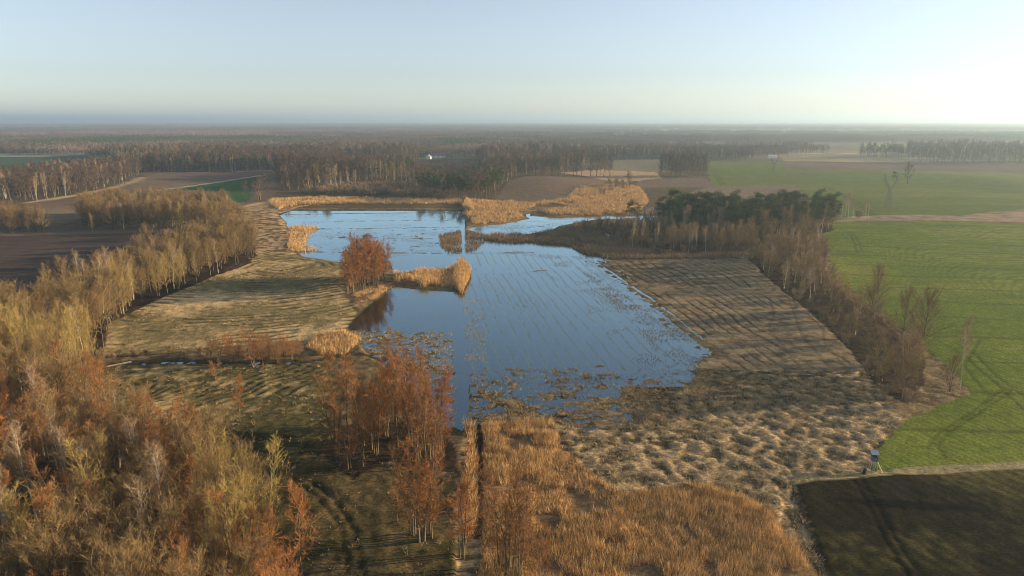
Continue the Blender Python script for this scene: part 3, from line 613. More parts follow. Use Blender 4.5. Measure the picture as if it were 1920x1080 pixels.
# ------------------------------------------------------------------ near groves
g = lambda x, y: tuple(float(v) for v in G(x, y))
F1 = GP([(205,800),(300,860),(400,915),(455,960),(530,1025),(585,1100),(600,1230),(560,1340),(-400,1340),(-420,1000),(-200,760),(60,770)])
grove(scatter(F1, 4.7, 1), dict(alder=6.5, oak=2.6, poplar=.9, birch=.3), dict(alder=(11, 16.5), oak=(9, 14), poplar=(11, 16), birch=(12, 17)), 'in the wood at bottom left of the meadow', 'trees of the wood at bottom left', 2, wid=1.05)
F1b = GP([(60,775),(205,800),(170,740),(130,712),(60,700),(-100,690),(-420,740),(-420,900)])
grove(scatter(F1b, 5.2, 3), dict(poplar=4, birch=1.2, alder=1.2, oak=1), dict(alder=(11, 15), oak=(11, 14), poplar=(13, 18), birch=(15, 18)), 'where left belt meets bottom wood', 'trees between belt and bottom wood', 4)
BELT = GP([(130,705),(190,692),(205,610),(250,588),(300,563),(400,521),(465,496),(480,482),(475,462),(440,452),(390,466),(260,505),(150,560),(50,610),(-60,660),(-300,740),(60,765)])
grove(scatter(BELT, 5.9, 5), dict(poplar=2.4, oak=3.8, birch=.4, alder=.4), dict(alder=(10, 13), oak=(9, 14), poplar=(9, 14), birch=(11, 15)), 'in the belt left of the flood', 'trees of the belt left of the flood', 6)
for i, (px, py, top) in enumerate([(133,712,600),(152,706,615),(166,704,590),(182,700,580),(205,600,500),(232,590,488)]):
    x, y = g(px, py); plant('poplar', x, y, 14 + (i % 3) * 1.6, f"slim yellow-green tree, {'first second third fourth fifth sixth'.split()[i]} from the left on the belt's meadow edge", 'slim trees on the meadow edge of the belt', wid=.8)
x, y = g(347, 533); plant('birch', x, y, 13, 'pale bare tree with open crown standing just outside the left belt')
x, y = g(192, 590); plant('birch', x, y, 17, 'tall white birch with reddish top above the left belt')
GROVE = GP([(150,432),(330,433),(440,442),(470,462),(440,425),(420,408),(330,399),(215,399),(160,408)])
grove(scatter(GROVE, 6.6, 7), dict(oak=5, birch=.5, poplar=.5), dict(oak=(11, 15), birch=(13, 16), poplar=(12, 15)), 'in the dark grove behind the left belt', 'trees of the dark grove behind the left belt', 8)
grove(scatter(GP([(-300,442),(95,440),(75,418),(0,412),(-300,410)]), 6.5, 9), dict(oak=5, alder=1), (8, 11), 'in the clump at the far left by the dark field', 'trees of the clump by the dark field', 10)
x, y = g(174, 437); plant('poplar', x, y, 9.5, 'small pale yellow tree leaning beside the dark grove')
# wood at top left
TL = GP([(-500,400),(0,380),(60,380),(150,366),(240,346),(264,332),(262,322),(238,318),(150,328),(0,345),(-500,360)])
grove(scatter(TL, 8.5, 11), dict(alder=5, oak=1.5, birch=.6), dict(alder=(15, 19), oak=(14, 17), birch=(16, 20)), 'in the reddish wood beside the pale track', 'trees of the reddish wood at top left', 12, lod='far', wid=1.15)
for px, py, h, lb in [(463,379,14,'round reddish tree, left of the pair beside the far green strip'), (486,376,17,'large brown tree, middle of the three beside the far green strip'), (504,372,18,'large reddish tree, right of the three by the reeds')]:
    x, y = g(px, py); plant('alder', x, y, h, lb, lod='far', wid=2.0)
# centre alders
CE = GP([(600,850),(625,880),(665,905),(720,872),(800,885),(855,888),(858,850),(835,812),(780,790),(700,800),(640,815)])
grove(scatter(CE, 4.0, 13), dict(alder=1), dict(alder=(12, 18)), 'in the clump in front of the flood channel', 'alders of the clump by the flood channel', 14, wid=1.05)
for i, (px, py, h, v, wd, lb) in enumerate([(790,1020,15,3,1.2,'many-stemmed orange tree standing alone on the reed bed edge, left of the ditch'), (866,1045,14.5,1,1.25,'orange tree over the dark hole at the ditch'), (955,1075,15,3,1.2,'many-stemmed tree standing in the golden reeds, bottom centre'),
    (774,1008,13.5,1,1.1,'left companion of the lone many-stemmed orange tree'), (806,1012,14,2,1.1,'right companion of the lone many-stemmed orange tree'), (938,1066,13.5,2,1.1,'left companion of the many-stemmed tree in the golden reeds'), (972,1082,14,1,1.1,'right companion of the many-stemmed tree in the golden reeds'),
    (1010,1100,10,1,1.0,'smaller tree at the right of the many-stemmed tree in the reeds'), (745,985,9,0,.9,'thin leaning tree left of the many-stemmed orange tree'), (450,795,9.5,0,1.0,'single small tree standing in the striped meadow')]):
    x, y = g(px, py); plant('alder', x, y, h, lb, var=v, wid=wd)
# island clump
for i, (px, py, h) in enumerate([(652,556,15),(664,553,16),(672,540,17),(684,545,17.5),(690,532,17),(700,535,16),(710,528,15),(722,523,12),(660,535,16),(678,525,17.5),(697,520,16)]):
    x, y = g(px, py); plant('alder', x, y, h, ['front left', 'second from left at front', 'left back', 'middle front', 'middle', 'right middle', 'right', 'smallest rightmost', 'back left', 'tallest back', 'back right'][i] + ' reddish tree of the clump on the flood shore', 'reddish clump on the flood shore', wid=1.25)
grove(scatter(GP([(648,557),(676,556),(702,545),(726,530),(722,519),(690,515),(660,525)]), 3.6, 28), dict(alder=1), dict(alder=(12, 16.5)), 'packed inside the round clump on the flood shore', 'round clump on the flood shore', 29, wid=1.2)
# bushes along the small ditch
for i, (px, py, h, k) in enumerate([(398,672,6,'alder'),(412,674,5.5,'alder'),(432,680,8,'alder'),(446,676,6,'alder'),(476,690,10,'alder'),(492,684,8,'alder'),(508,676,7,'alder'),(520,682,6,'alder'),(534,672,6.5,'alder'),(548,676,5.5,'alder'),(562,668,5,'alder'),(405,716,5,'alder')]):
    x, y = g(px, py); plant(k, x, y, h, f"small orange-brown tree, {'first second third fourth fifth sixth seventh eighth ninth tenth eleventh twelfth'.split()[i]} from the left along the narrow ditch", 'small trees along the narrow ditch', wid=1.5, var=[1, 3][i % 2])
# pond wood: pines above bare trees
PW = GP([(1140,440),(1175,466),(1290,477),(1392,475),(1420,462),(1500,450),(1560,438),(1560,424),(1500,418),(1300,422),(1200,428)])
pw = scatter(PW, 4.5, 15); isp = (pw[:, 0] > g(1225, 430)[0]) & (pw[:, 1] > g(1400, 452)[1])
grove(pw[isp], dict(pine=1.8, birch=1.0, oak=1.2), dict(pine=(11, 22), birch=(12, 16), oak=(10, 13)), 'in the pine wood right of the flood', 'trees of the pine wood', 16)
grove(pw[~isp], dict(oak=3, birch=1.2, alder=1.0, shrub=1.0), dict(oak=(6, 10), birch=(8, 12), alder=(6, 9), shrub=(3, 5)), 'in front of the pines right of the flood', 'bare trees in front of the pines', 17)
for i, (px, py, h) in enumerate([(1180,421,14), (1194,420,12)]): x, y = g(px, py); plant('pine', x, y, h, ['taller', 'shorter'][i] + ' of two dark pines standing alone by the reeds')
for i, (px, py, h) in enumerate([(1098,435,5.5),(1130,436,7),(1150,438,6),(1165,443,7),(1110,438,4),(1085,441,3),(1180,445,7),(1205,448,8),(1200,440,8),(1225,442,9),(1250,440,9)]):
    x, y = g(px, py); plant('shrub', x, y, h, 'dark bare shrub in shade at the left end of the pine wood', 'dark shrubs at the end of the pine wood', wid=1.0)
# right belt
RB = GP([(1402,487),(1450,468),(1548,466),(1545,520),(1590,562),(1650,600),(1730,672),(1745,715),(1735,752),(1700,762),(1655,742),(1612,690),(1565,625),(1500,572),(1440,526)])
rb = scatter(RB, 5.0, 19); rb = rb[fbm(rb[:, 0], rb[:, 1], 22, 3, 2) > .34]; lowr = rb[:, 1] < g(1700, 660)[1]
grove(rb[~lowr], dict(oak=2, birch=.9, poplar=2.6), dict(oak=(4, 10), birch=(7, 12), poplar=(5, 9)), 'in the belt beside the stubble field', 'trees of the right belt', 20, wid=1.35)
grove(rb[lowr], dict(birch=2, oak=3, poplar=.8), dict(oak=(6, 10), birch=(8, 13), poplar=(7, 10)), 'at the near end of the right belt', 'trees at the near end of the right belt', 21, wid=1.3)
for px, py, h, v, lb in [(1722,672,15,1,'dark spreading tree with black limbs at the near end of the right belt'), (1690,650,13,0,'dark spreading tree behind the pale birches of the right belt'), (1640,585,12,1,'dark rounded tree in the middle of the right belt'), (1508,505,17,0,'tall dark-trunked tree where the belt meets the pine wood')]:
    x, y = g(px, py); plant('oak', x, y, h, lb, var=v)
x, y = g(1799, 733); plant('birch', x, y, 15.5, 'white birch standing alone at the tip of the right belt', var=0, wid=.8)
x, y = g(1780, 738); plant('oak', x, y, 8, 'small dark two-stemmed tree beside the lone white birch', var=2, wid=.6)
grove(scatter(GP([(1560,622),(1610,690),(1650,748),(1700,768),(1735,758),(1700,745),(1655,720),(1620,670),(1575,610),(1500,570),(1440,528),(1430,535),(1500,580)]), 6.0, 22), dict(shrub=1), (2.2, 4.2), 'at the foot of the right belt', 'shrubs under the right belt', 23)
for i, (px, py, h, k) in enumerate([(1578,408,13,'birch'),(1590,409,14.5,'birch'),(1600,410,13,'birch'),(1585,405,12,'birch'),(1622,411,11,'birch'),(1628,412,11,'birch'),(1610,411,5,'shrub'),(1565,412,9,'birch')]):
    x, y = g(px, py); plant(k, x, y, h, ('pale birch, ' + ['first', 'second', 'third', 'back', 'fourth', 'last', '', 'lowest'][i] + ' in the short row between the green fields') if k == 'birch' else 'low shrub between the birches of the short row', 'birches between the green fields' if k == 'birch' else None)
x, y = g(1701, 346); plant('oak', x, y, 16, 'lone round-crowned tree in the far green field', lod='far', var=1)
x, y = g(1674, 345); plant('pine', x, y, 11, 'lone small pine beside the pylon in the far green field', lod='near')
x, y = g(1180, 357); plant('oak', x, y, 12, 'lone bare tree standing in the far reed bed', lod='far')
for i, (px, py, h) in enumerate([(1150,360,8),(1160,357,7),(1170,362,7),(1145,366,5),(1128,372,5)]): x, y = g(px, py); plant('shrub', x, y, h, 'grey-brown shrub beside the lone tree in the far reeds', 'shrubs in the far reeds', 'far', wid=1.2)
for i, px in enumerate([992,1006,1018,1036,1048,1060,1075,1079,1092,1106,1116,1125,1132,1143]):
    x, y = g(px + random.uniform(-2, 2), 333 - (i % 3)); plant('oak', x, y, 18 + random.random() * 3, f"upright dark-trunked tree, {'first second third fourth fifth sixth seventh eighth ninth tenth eleventh twelfth thirteenth fourteenth'.split()[i]} from the left in the far row above the ploughed rise", 'far row above the ploughed rise', 'far', wid=.72)
for i in range(26):
    px = 1238 + i * 3.4; x, y = g(px, 334 - (i * 7 % 5)); plant('oak', x, y, 19 + random.random() * 3, 'slim grey-brown tree in the clump left of the far green field', 'clump left of the far green field', 'far', wid=.62)
for i, px in enumerate([430,437,442,487,499,515,520,545]):
    pass

grove(scatter(GP([(560,364),(640,354),(770,352),(850,376),(905,381),(870,379),(760,371),(640,366)]), 7.5, 24), dict(shrub=4, birch=.3), dict(shrub=(3, 6), birch=(9, 12)), 'on the dark fringe above the reed strip', 'shrubs above the reed strip', 25, lod='far', wid=1.3)
grove(scatter(GP([(210,668),(380,660),(560,662),(600,668),(560,673),(380,676),(210,680)]), 4.2, 26), dict(shrub=1), (1.2, 2.4), 'along the narrow ditch', 'shrubs along the narrow ditch', 27)
# ------------------------------------------------------------------ set the groves: the 290 that show largest of each kind one by one
DEFER.sort(key=lambda t: -t[0]); REST = {}
for (q_, k, x, y, h, lb, gr, lod, wid, where) in DEFER:
    if count.get(k, 0) < 290: plant(k, x, y, h, lb, gr, lod, wid)
    else: REST.setdefault(where, []).append((k, x, y, h, wid, lod))

# ------------------------------------------------------------------ woodland beyond: nearest trees one by one, the rest as masses
WOOD = GP([(-700,289),(0,289),(178,291),(200,300),(262,323),(512,322),(522,358),(580,358),(640,353),(700,350),(772,350),(790,364),(850,374),(905,380),(928,372),(940,352),(985,331),(1040,326),(1100,318),(1105,301),(1330,300),(1412,300),(1425,294),(1462,293),(1470,288),(1600,285),(1612,268),(1800,266),(1860,278),(2600,282),(2600,262),(-700,262)])
CLEAR = [GP_['village_green'], GP([(785,282),(892,282),(900,322),(785,322)]), GP([(620,350),(780,352),(768,342),(700,338),(625,343)]), GP_['gap_field'], GP_['gap_straw'], GP([(640,300),(700,302),(700,308),(640,308)])]
ymax = 1150.0
P2 = scatter(WOOD, 8.2, 31); P2 = P2[(P2[:, 1] < ymax) & (np.abs(P2[:, 0]) < P2[:, 1] * .80 + 30)]
for cpoly in CLEAR: P2 = P2[~inside(cpoly, P2[:, 0], P2[:, 1])]
STRIP = GP([(1735,306),(2300,312),(2300,284),(1745,282),(1700,290),(1610,292),(1608,296),(1700,298)])
P2 = np.concatenate([P2, scatter(STRIP, 11, 32)])
rg = np.random.default_rng(33)
kn = ['oak', 'birch', 'pine', 'alder', 'poplar']
wts = np.stack([np.full(len(P2), 1.5), 3.2 * np.clip(vn(P2[:, 0], P2[:, 1], 85, 1) - .42, 0, 1) * 2, 9 * np.clip(vn(P2[:, 0], P2[:, 1], 110, 2) - .55, 0, 1) * 2, 3.0 * np.clip(vn(P2[:, 0], P2[:, 1], 90, 3) - .4, 0, 1) * 2, 1.2 * np.clip(vn(P2[:, 0], P2[:, 1], 70, 4) - .5, 0, 1) * 2], 1)
cum = np.cumsum(wts / wts.sum(1, keepdims=True), 1); kk = (rg.random((len(P2), 1)) > cum).sum(1)
hh = rg.uniform(11, 18, len(P2)) * (0.75 + 0.5 * vn(P2[:, 0], P2[:, 1], 60, 5))
hh[inside(GP([(770,298),(905,298),(915,352),(760,345)]), P2[:, 0], P2[:, 1])] *= .55
for px, py in [(430,303),(487,306),(500,305),(503,305),(517,306),(547,306),(1000,300)]:
    x, y = g(px, py); plant('spruce', x, y, 24, 'dark conical spruce standing out of the brown far woods', 'spruces in the far woods', 'far', wid=1.1)
order = np.argsort(P2[:, 1]); left = np.ones(len(P2), bool); used_n = {}
CAP = dict(oak=max(0, 295 - count.get('oak', 0)), birch=max(0, 295 - count.get('birch', 0)), pine=max(0, 295 - count.get('pine', 0)), alder=max(0, 295 - count.get('alder', 0)), poplar=max(0, 295 - count.get('poplar', 0)))
def band(x, y):
    px = 960 + FPX * x / (y * math.cos(R(PITCH)) + CAMH * math.sin(R(PITCH)))
    return 'behind the fields at upper left' if px < 515 else 'behind the top shore of the flood' if px < 770 else 'in the dark wood above the flood' if px < 985 else 'in the woods above the ploughed rise' if px < 1330 else 'behind the far green fields'
for i in order:
    k = kn[kk[i]]
    if used_n.get(k, 0) >= CAP[k]: continue
    if P2[i, 1] > 900: break
    used_n[k] = used_n.get(k, 0) + 1; left[i] = False; b = band(*P2[i])
    plant(k, P2[i, 0], P2[i, 1], hh[i], f"{LOOK[k]} {b}", f"{FULL[k].replace('_', ' ')}s {b}", 'far', wid=1.25)

MASSES = []
def proto_collection(name, meshes):
    c = bpy.data.collections.new(name)
    for i, me in enumerate(meshes): c.objects.link(bpy.data.objects.new('%s_%02d' % (me.name, i), me))
    return c
def mass(name, pts, z, rot, scl, idx, c, label, cat):
    """one 'stuff' object: plants of the collection stood on the points"""
    me = bpy.data.meshes.new(name); me.vertices.add(len(pts)); me.vertices.foreach_set('co', np.concatenate([pts, z[:, None]], 1).astype(np.float32).ravel())
    for nme, ar, ty in (('rot', rot, 'FLOAT'), ('scl', scl, 'FLOAT'), ('pick', idx, 'INT')):
        a = me.attributes.new(nme, ty, 'POINT'); a.data.foreach_set('value', ar.astype(np.int32 if ty == 'INT' else np.float32))
    o = link(name, me); o['kind'] = 'stuff'; tag(o, label, cat)
    ng = bpy.data.node_groups.new(name + '_scatter', 'GeometryNodeTree')
    ng.interface.new_socket('Geometry', in_out='INPUT', socket_type='NodeSocketGeometry'); ng.interface.new_socket('Geometry', in_out='OUTPUT', socket_type='NodeSocketGeometry')
    N = ng.nodes; L = ng.links; gi = N.new('NodeGroupInput'); go = N.new('NodeGroupOutput')
    ci = N.new('GeometryNodeCollectionInfo'); ci.inputs['Collection'].default_value = c; ci.inputs['Separate Children'].default_value = True; ci.inputs['Reset Children'].default_value = True
    ip = N.new('GeometryNodeInstanceOnPoints'); ip.inputs['Pick Instance'].default_value = True
    def att(nm_, ty):
        a = N.new('GeometryNodeInputNamedAttribute'); a.data_type = ty; a.inputs[0].default_value = nm_; return a.outputs[0]
    cx = N.new('ShaderNodeCombineXYZ'); L.new(att('rot', 'FLOAT'), cx.inputs[2])
    L.new(gi.outputs[0], ip.inputs['Points']); L.new(ci.outputs[0], ip.inputs['Instance']); L.new(att('pick', 'INT'), ip.inputs['Instance Index'])
    L.new(cx.outputs[0], ip.inputs['Rotation']); L.new(att('scl', 'FLOAT'), ip.inputs['Scale']); L.new(ip.outputs[0], go.inputs[0])
    md = o.modifiers.new('scatter', 'NODES'); md.node_group = ng; return o
for wh, L_ in REST.items():
    nearp = L_[0][5] == 'near'; ks = sorted({t[0] for t in L_}); ms = []
    for k in ks:
        if nearp:
            tm, cm = NEAR[k][0]; v1 = np.empty(len(tm.vertices) * 3, np.float32); tm.vertices.foreach_get('co', v1); v2 = np.empty(len(cm.vertices) * 3, np.float32); cm.vertices.foreach_get('co', v2)
            q = np.array([p.vertices[:] for p in tm.polygons]); ms.append(mk_mesh(k, np.concatenate([v1.reshape(-1, 3), v2.reshape(-1, 3)]), [q, np.arange(len(v2) // 3).reshape(-1, 3) + len(tm.vertices)], [tm.materials[0], cm.materials[0]], [0, 1]))
        else: ms.append(FAR[k][0])
    c_ = proto_collection('more_trees', ms); pp = np.array([(t[1], t[2]) for t in L_])
    MASSES.append((pp, np.maximum(hz(pp[:, 0], pp[:, 1]), 0), np.array([t[3] / HT[t[0]] for t in L_]), np.array([ks.index(t[0]) for t in L_]), c_, 'further leafless trees ' + wh))
FARC = proto_collection('far_trees', [FAR['oak'][0], FAR['birch'][0], FAR['pine'][0], FAR['alder'][0], FAR['poplar'][0], FAR['oak'][1], FAR['birch'][1], FAR['pine'][1], FAR['alder'][1], FAR['poplar'][1]])
for a_ in MASSES: mass('woodland', a_[0], a_[1], np.arange(len(a_[0])) * 1.7, a_[2], a_[3], a_[4], a_[5], 'woods')
pL = P2[left]; kL = kk[left]; hL = hh[left]; href = np.array([15, 17, 17, 18, 18.])
mass('woodland', pL, np.full(len(pL), .4), rg.random(len(pL)) * 6.28, hL / href[kL] * 1.08, kL + 5 * (rg.random(len(pL)) < .5), FARC, 'brown leafless woods stretching behind the fields', 'woods')

# blocks of canopy for the woods between one and eight kilometres away
def canopy_block(seed, cm, tm, n_t=49, hgt=14.5, wx=2.7, up=1.0, tri=46):
    rg = np.random.default_rng(seed); gx, gy = np.meshgrid(np.arange(7) * 8.0 - 24, np.arange(7) * 8.0 - 24); b = np.stack([gx.ravel(), gy.ravel()], 1)[:n_t] + rg.uniform(-3, 3, (min(n_t, 49), 2))
    h = hgt * rg.uniform(.78, 1.15, len(b)); ti = np.repeat(np.arange(len(b)), tri); n_ = len(ti); u = rg.random(n_)
    r = wx * np.sqrt(np.clip(1 - (u * 1.6 - .75) ** 2, .05, 1)) * np.sqrt(rg.random(n_)); az = rg.random(n_) * 6.28
    p = np.stack([b[ti, 0] + r * np.cos(az), b[ti, 1] + r * np.sin(az), h[ti] * (.32 + .66 * u)], 1)
    d = nrm(np.stack([np.cos(az) * .5, np.sin(az) * .5, np.full(n_, up)], 1) + rg.normal(size=(n_, 3)) * .3)
    v, f = ribbons(p, d, rg.uniform(1.3, 2.8, n_), rg.uniform(.4, .8, n_), rg)
    Pt = np.stack([np.concatenate([b, np.zeros((len(b), 1))], 1), np.concatenate([b, (h * .85)[:, None]], 1)], 1)
    tv, tf = tubes(Pt, np.tile([.28, .12], (len(b), 1)), 3)
    return mk_mesh('canopy', np.concatenate([tv, v]), [tf, f + len(tv)], [M[tm], M[cm]], [0, 1])
BLK = proto_collection('canopy_blocks', [canopy_block(81, 'oakfar_c', 'oak_t'), canopy_block(82, 'alderfar_c', 'oak_t'), canopy_block(83, 'birchblk_c', 'birchfar_t', wx=2.2), canopy_block(84, 'pine_c', 'pine_t', wx=3.0, up=.5, tri=44), canopy_block(85, 'oakfar_c', 'alder_t', hgt=13)])
def blocks(name, y0, y1, sp, seed, extra, label, cut):
    k = np.arange(y0, y1, sp); pts = []
    for yy in k:
        hw = yy * .80 + 60; xx = np.arange(-hw, hw, sp); pts.append(np.stack([xx, np.full(len(xx), yy)], 1))
    p = np.concatenate(pts); rg = np.random.default_rng(seed); p += rg.uniform(-.3, .3, p.shape) * sp
    op = vn(p[:, 0] * .35, p[:, 1], 420, 3) + .25 * vn(p[:, 0], p[:, 1], 130, 4)
    keep = op > cut; keep &= vn(p[:, 0] * .5, p[:, 1], 700 if y1 < 3000 else 1500, 6) < .8
    for e in extra: keep &= ~inside(e, p[:, 0], p[:, 1])
    p = p[keep]; q_ = 1 if y1 < 3000 else 3; a = vn(p[:, 0] * 1.2, p[:, 1], 480 * q_, 1); b = .7 * vn(p[:, 0] * 1.2, p[:, 1], 420 * q_, 2) + .3 * vn(p[:, 0], p[:, 1], 150, 3); c_ = vn(p[:, 0] * 1.1, p[:, 1], 380 * q_, 5)
    i = np.where(b > .56, 3, np.where(a > .6, 2, np.where(c_ > .55, 1, np.where(c_ < .3, 4, 0))))
    mass(name, p, np.full(len(p), .3), rg.integers(0, 4, len(p)) * 1.5708 + rg.uniform(-.2, .2, len(p)), rg.uniform(.85, 1.15, len(p)) * (sp / 52.0) ** .0, i, BLK, label, 'woods')
exb = [GP_[k] for k in ('village_green', 'green_far2', 'field_tl', 'straw_far', 'light_far', 'light_far2')] + [GP([(1490,288),(1600,284),(1612,268),(1860,266),(2600,268),(2600,300),(1400,300)])]
blocks('woodland', 1150, 2600, 50, 91, exb, 'hazy brown and dark green woods in the middle distance', .24)
blocks('woodland', 2600, 9000, 86, 92, exb, 'blue hazy woods reaching the horizon', .33)
blocks('woodland', 9000, 24000, 260, 93, [], 'faint blue wood line along the horizon', .5)

# low hills under the horizon
def hills():
    xs_ = np.linspace(-16000, 16000, 240); V = []; F = []
    for r, (yy, amp) in enumerate([(16500, 0), (17500, 1.0), (18800, 0)]):
        h = (35 + 45 * fbm(xs_ + 5000, xs_ * 0, 5200, 2, 3) + 45 * np.exp(-((xs_ + 9500) / 4500) ** 2)) * amp
        V.append(np.stack([xs_, np.full(240, yy), h - .5 * (amp == 0)], 1))
    for r in range(2):
        i = np.arange(239) + r * 240; F.append(np.stack([i, i + 1, i + 241, i + 240], 1))
    return np.concatenate(V), F
hv, hf = hills(); M['hill'] = mat_plain('hill_woods', (0.10, 0.085, 0.055), .9, ns=.002)
struct(link('hills', mk_mesh('hills', hv, hf, [M['hill']], smooth=True)))

# ------------------------------------------------------------------ reeds and dead grass
def blades(pts, per, hr, wd, rad, leanv, mats, name, label, cat, seed, zf=hz, hn=True):
    rg = np.random.default_rng(seed); n_ = len(pts)
    z = zf(pts[:, 0], pts[:, 1]); ti = np.repeat(np.arange(n_), per); N_ = len(ti)
    az = rg.random(N_) * 6.28; rr = rad * np.sqrt(rg.random(N_))
    p = np.stack([pts[ti, 0] + rr * np.cos(az), pts[ti, 1] + rr * np.sin(az), np.maximum(z[ti], -.25) - .05], 1)
    hh_ = rg.uniform(*hr, N_) * ((.55 + .9 * vn(pts[:, 0], pts[:, 1], 7, 3)) if hn else np.ones(n_))[ti]
    d = nrm(np.stack([np.cos(az), np.sin(az), np.full(N_, leanv)], 1) + rg.normal(size=(N_, 3)) * .25)
    v, f = ribbons(p, d, hh_, np.full(N_, wd) * rg.uniform(.7, 1.4, N_), rg)
    o = link(name, mk_mesh(name, v, [f], mats)); o['kind'] = 'stuff'; tag(o, label, cat); return o
def thin(p, s_, lo, seed):
    k = fbm(p[:, 0], p[:, 1], s_, seed, 3); return p[k > lo]
specs = [('front', .44, 9, (.7, 1.6), .05, 'reed', 'tall golden reed bed filling the bottom centre'), ('ditchside', .5, 6, (1.3, 2.3), .07, 'reed', 'strip of golden reeds left of the dark ditch'),
 ('north', 1.1, 6, (1.6, 2.4), .16, 'reed', 'orange reed fringe along the top shore of the flood'), ('bank', 1.15, 6, (1.4, 2.6), .16, 'reed', 'orange reeds on the far right bank of the flood'),
 ('patch', .9, 6, (1.2, 2.2), .13, 'reed', 'small orange reed patch at the left end of the flood'), ('spit', .7, 7, (1.5, 2.8), .11, 'reed', 'pale orange reeds on the spit in the flood'),
 ('shaded', .9, 7, (1.3, 2.2), .12, 'reedshade', 'shade-coloured reed clump left of the narrow channel'), ('shaded2', .95, 6, (1.4, 2.4), .13, 'reedshade', 'shade-coloured reed bed between flood and pine wood'),
 ('meadow_edge', .55, 6, (.9, 1.8), .08, 'reed', 'bright orange reeds beside the narrow ditch'), ('island', .6, 6, (.8, 1.5), .09, 'reed', 'golden reeds under the shore clump')]
for i, (k, sp, per, hr, wd, mk, lb) in enumerate(specs):
    p = scatter(REED_[k], sp, 200 + i); wb_ = 2.0 if p[:, 1].mean() < 200 else 6.0
    p = p[inside(REED_[k], p[:, 0] + wb_ * (fbm(p[:, 0], p[:, 1], 5, 1, 2) - .5), p[:, 1] + 2 * wb_ * (fbm(p[:, 0], p[:, 1], 6, 4, 2) - .5))]; p = thin(p, 6 if k != 'front' else 5, .34 if k in ('front', 'spit') else .34, i)
    p = p[np.abs(p[:, 0]) < p[:, 1] * .8]
    if k == 'front': 
        dl = dist_line(GP([(898,795),(899,860),(902,930),(900,1000),(868,1085)]), p[:, 0], p[:, 1]); p = p[dl > .8]
        dl = dist_line(GP([(1458,905),(1475,960),(1500,1010),(1535,1085)]), p[:, 0], p[:, 1]); p = p[dl > .8]
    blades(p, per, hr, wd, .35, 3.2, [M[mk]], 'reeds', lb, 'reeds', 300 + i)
x, y = g(866, 540); p = scatter(GP([(852,530),(866,488),(882,512),(866,552)]), .5, 230); blades(p, 10, (2.2, 3.6), .10, .3, 4, [M['reed']], 'reeds', 'tall pale reed tuft at the tip of the spit', 'reeds', 231, hn=False)
x, y = g(876, 395); p = scatter(GP([(868,392),(876,378),(890,390),(886,396)]), .8, 232); blades(p, 8, (2.5, 4.0), .16, .4, 4, [M['reed']], 'reeds', 'tall pale reed mound at the far channel mouth', 'reeds', 233, hn=False)
def tuss(poly, sp, per, hr, wd, mk, lb, seed, lo=.0, zmin=-9):
    p = scatter(GP(poly), sp, seed); p = thin(p, 5, lo, seed % 5)
    k = hz(p[:, 0], p[:, 1]); p = p[k > zmin]
    for r in ('front', 'ditchside'): p = p[~inside(REED_[r], p[:, 0], p[:, 1])]
    blades(p, per, hr, wd, .28, 1.0, [M[mk]], 'dead_grass', lb, 'grass', seed + 1)
tuss([(885,700),(1310,695),(1500,712),(1625,702),(1660,765),(1690,790),(1655,830),(1640,885),(1490,912),(1500,960),(1555,1085),(1560,1120),(1480,1000),(1390,935),(1290,915),(1165,935),(1045,830),(1035,792),(900,790)], .8, 9, (.3, .7), .065, 'tuss', 'flattened straw tussocks of the marsh below the flood', 400, .2, .02)
tuss([(885,790),(1200,790),(1310,695),(1500,712),(1625,702),(1690,790),(1640,885),(1490,912),(1290,915),(1165,935),(1045,830)], 1.0, 9, (.3, .6), .06, 'tussdark', 'darker sedge between the straw tussocks of the marsh', 405, .42, .0)
tuss([(885,692),(1310,690),(1440,700),(1260,800),(1050,802),(885,798)], .82, 8, (.3, .65), .06, 'tussdark', 'wet grass tufts poking out of the flooded marsh', 410, .38, -.3)
tuss([(890,700),(1200,700),(1100,790),(890,790)], 2.2, 9, (.4, .85), .06, 'tuss', 'pale tufts dotted over the flooded marsh', 412, .42, -.3)
tuss([(650,621),(848,624),(850,700),(800,720),(700,668)], 1.0, 9, (.35, .8), .065, 'tuss', 'straw tufts standing in water left of the channel', 420, .34, -.3)
tuss([(150,740),(200,690),(600,686),(620,840),(420,830),(300,790)], 1.6, 8, (.3, .6), .08, 'tuss', 'straw tufts on the striped meadow below the ditch', 430, .48)
tuss([(205,664),(205,610),(300,567),(400,522),(480,482),(650,496),(640,560),(650,618),(380,655)], 2.2, 8, (.3, .6), .10, 'tuss', 'dry grass tufts on the meadow left of the flood', 440, .5)
tuss([(430,820),(740,870),(860,920),(860,1100),(600,1100),(560,1000)], 1.7, 8, (.3, .6), .08, 'tussdark', 'dry grass tufts on the shaded meadow at bottom', 450, .5)
tuss([(1450,700),(1640,690),(1690,790),(1600,790)], 1.3, 8, (.5, 1.0), .08, 'reed', 'rusty weeds in front of the right belt', 460, .5)
M['crop'] = mat_vary('drowned_winter_crop', (0.26, 0.32, 0.15), (0.22, 0.28, 0.13), nscale=.3)
zero = lambda x, y: np.full(np.shape(x), .03)
p = scatter(GP([(884,470),(1090,482),(1330,650),(1330,690),(884,690)]), .42, 471); u_ = row_u(p[:, 0], p[:, 1]) / 3.7 % 1.0
k_ = (np.minimum(u_, 1 - u_) * 3.7 < .3) & (fbm(p[:, 0], p[:, 1], 16, 2, 3) > .36) & (hz(p[:, 0], p[:, 1]) < 0); p = p[k_]
blades(p, 5, (.1, .26), .05, .12, 1.2, [M['crop']], 'crop_rows', 'pale green crop rows just breaking the surface of the flooded field', 'crop', 472, zf=zero, hn=False)
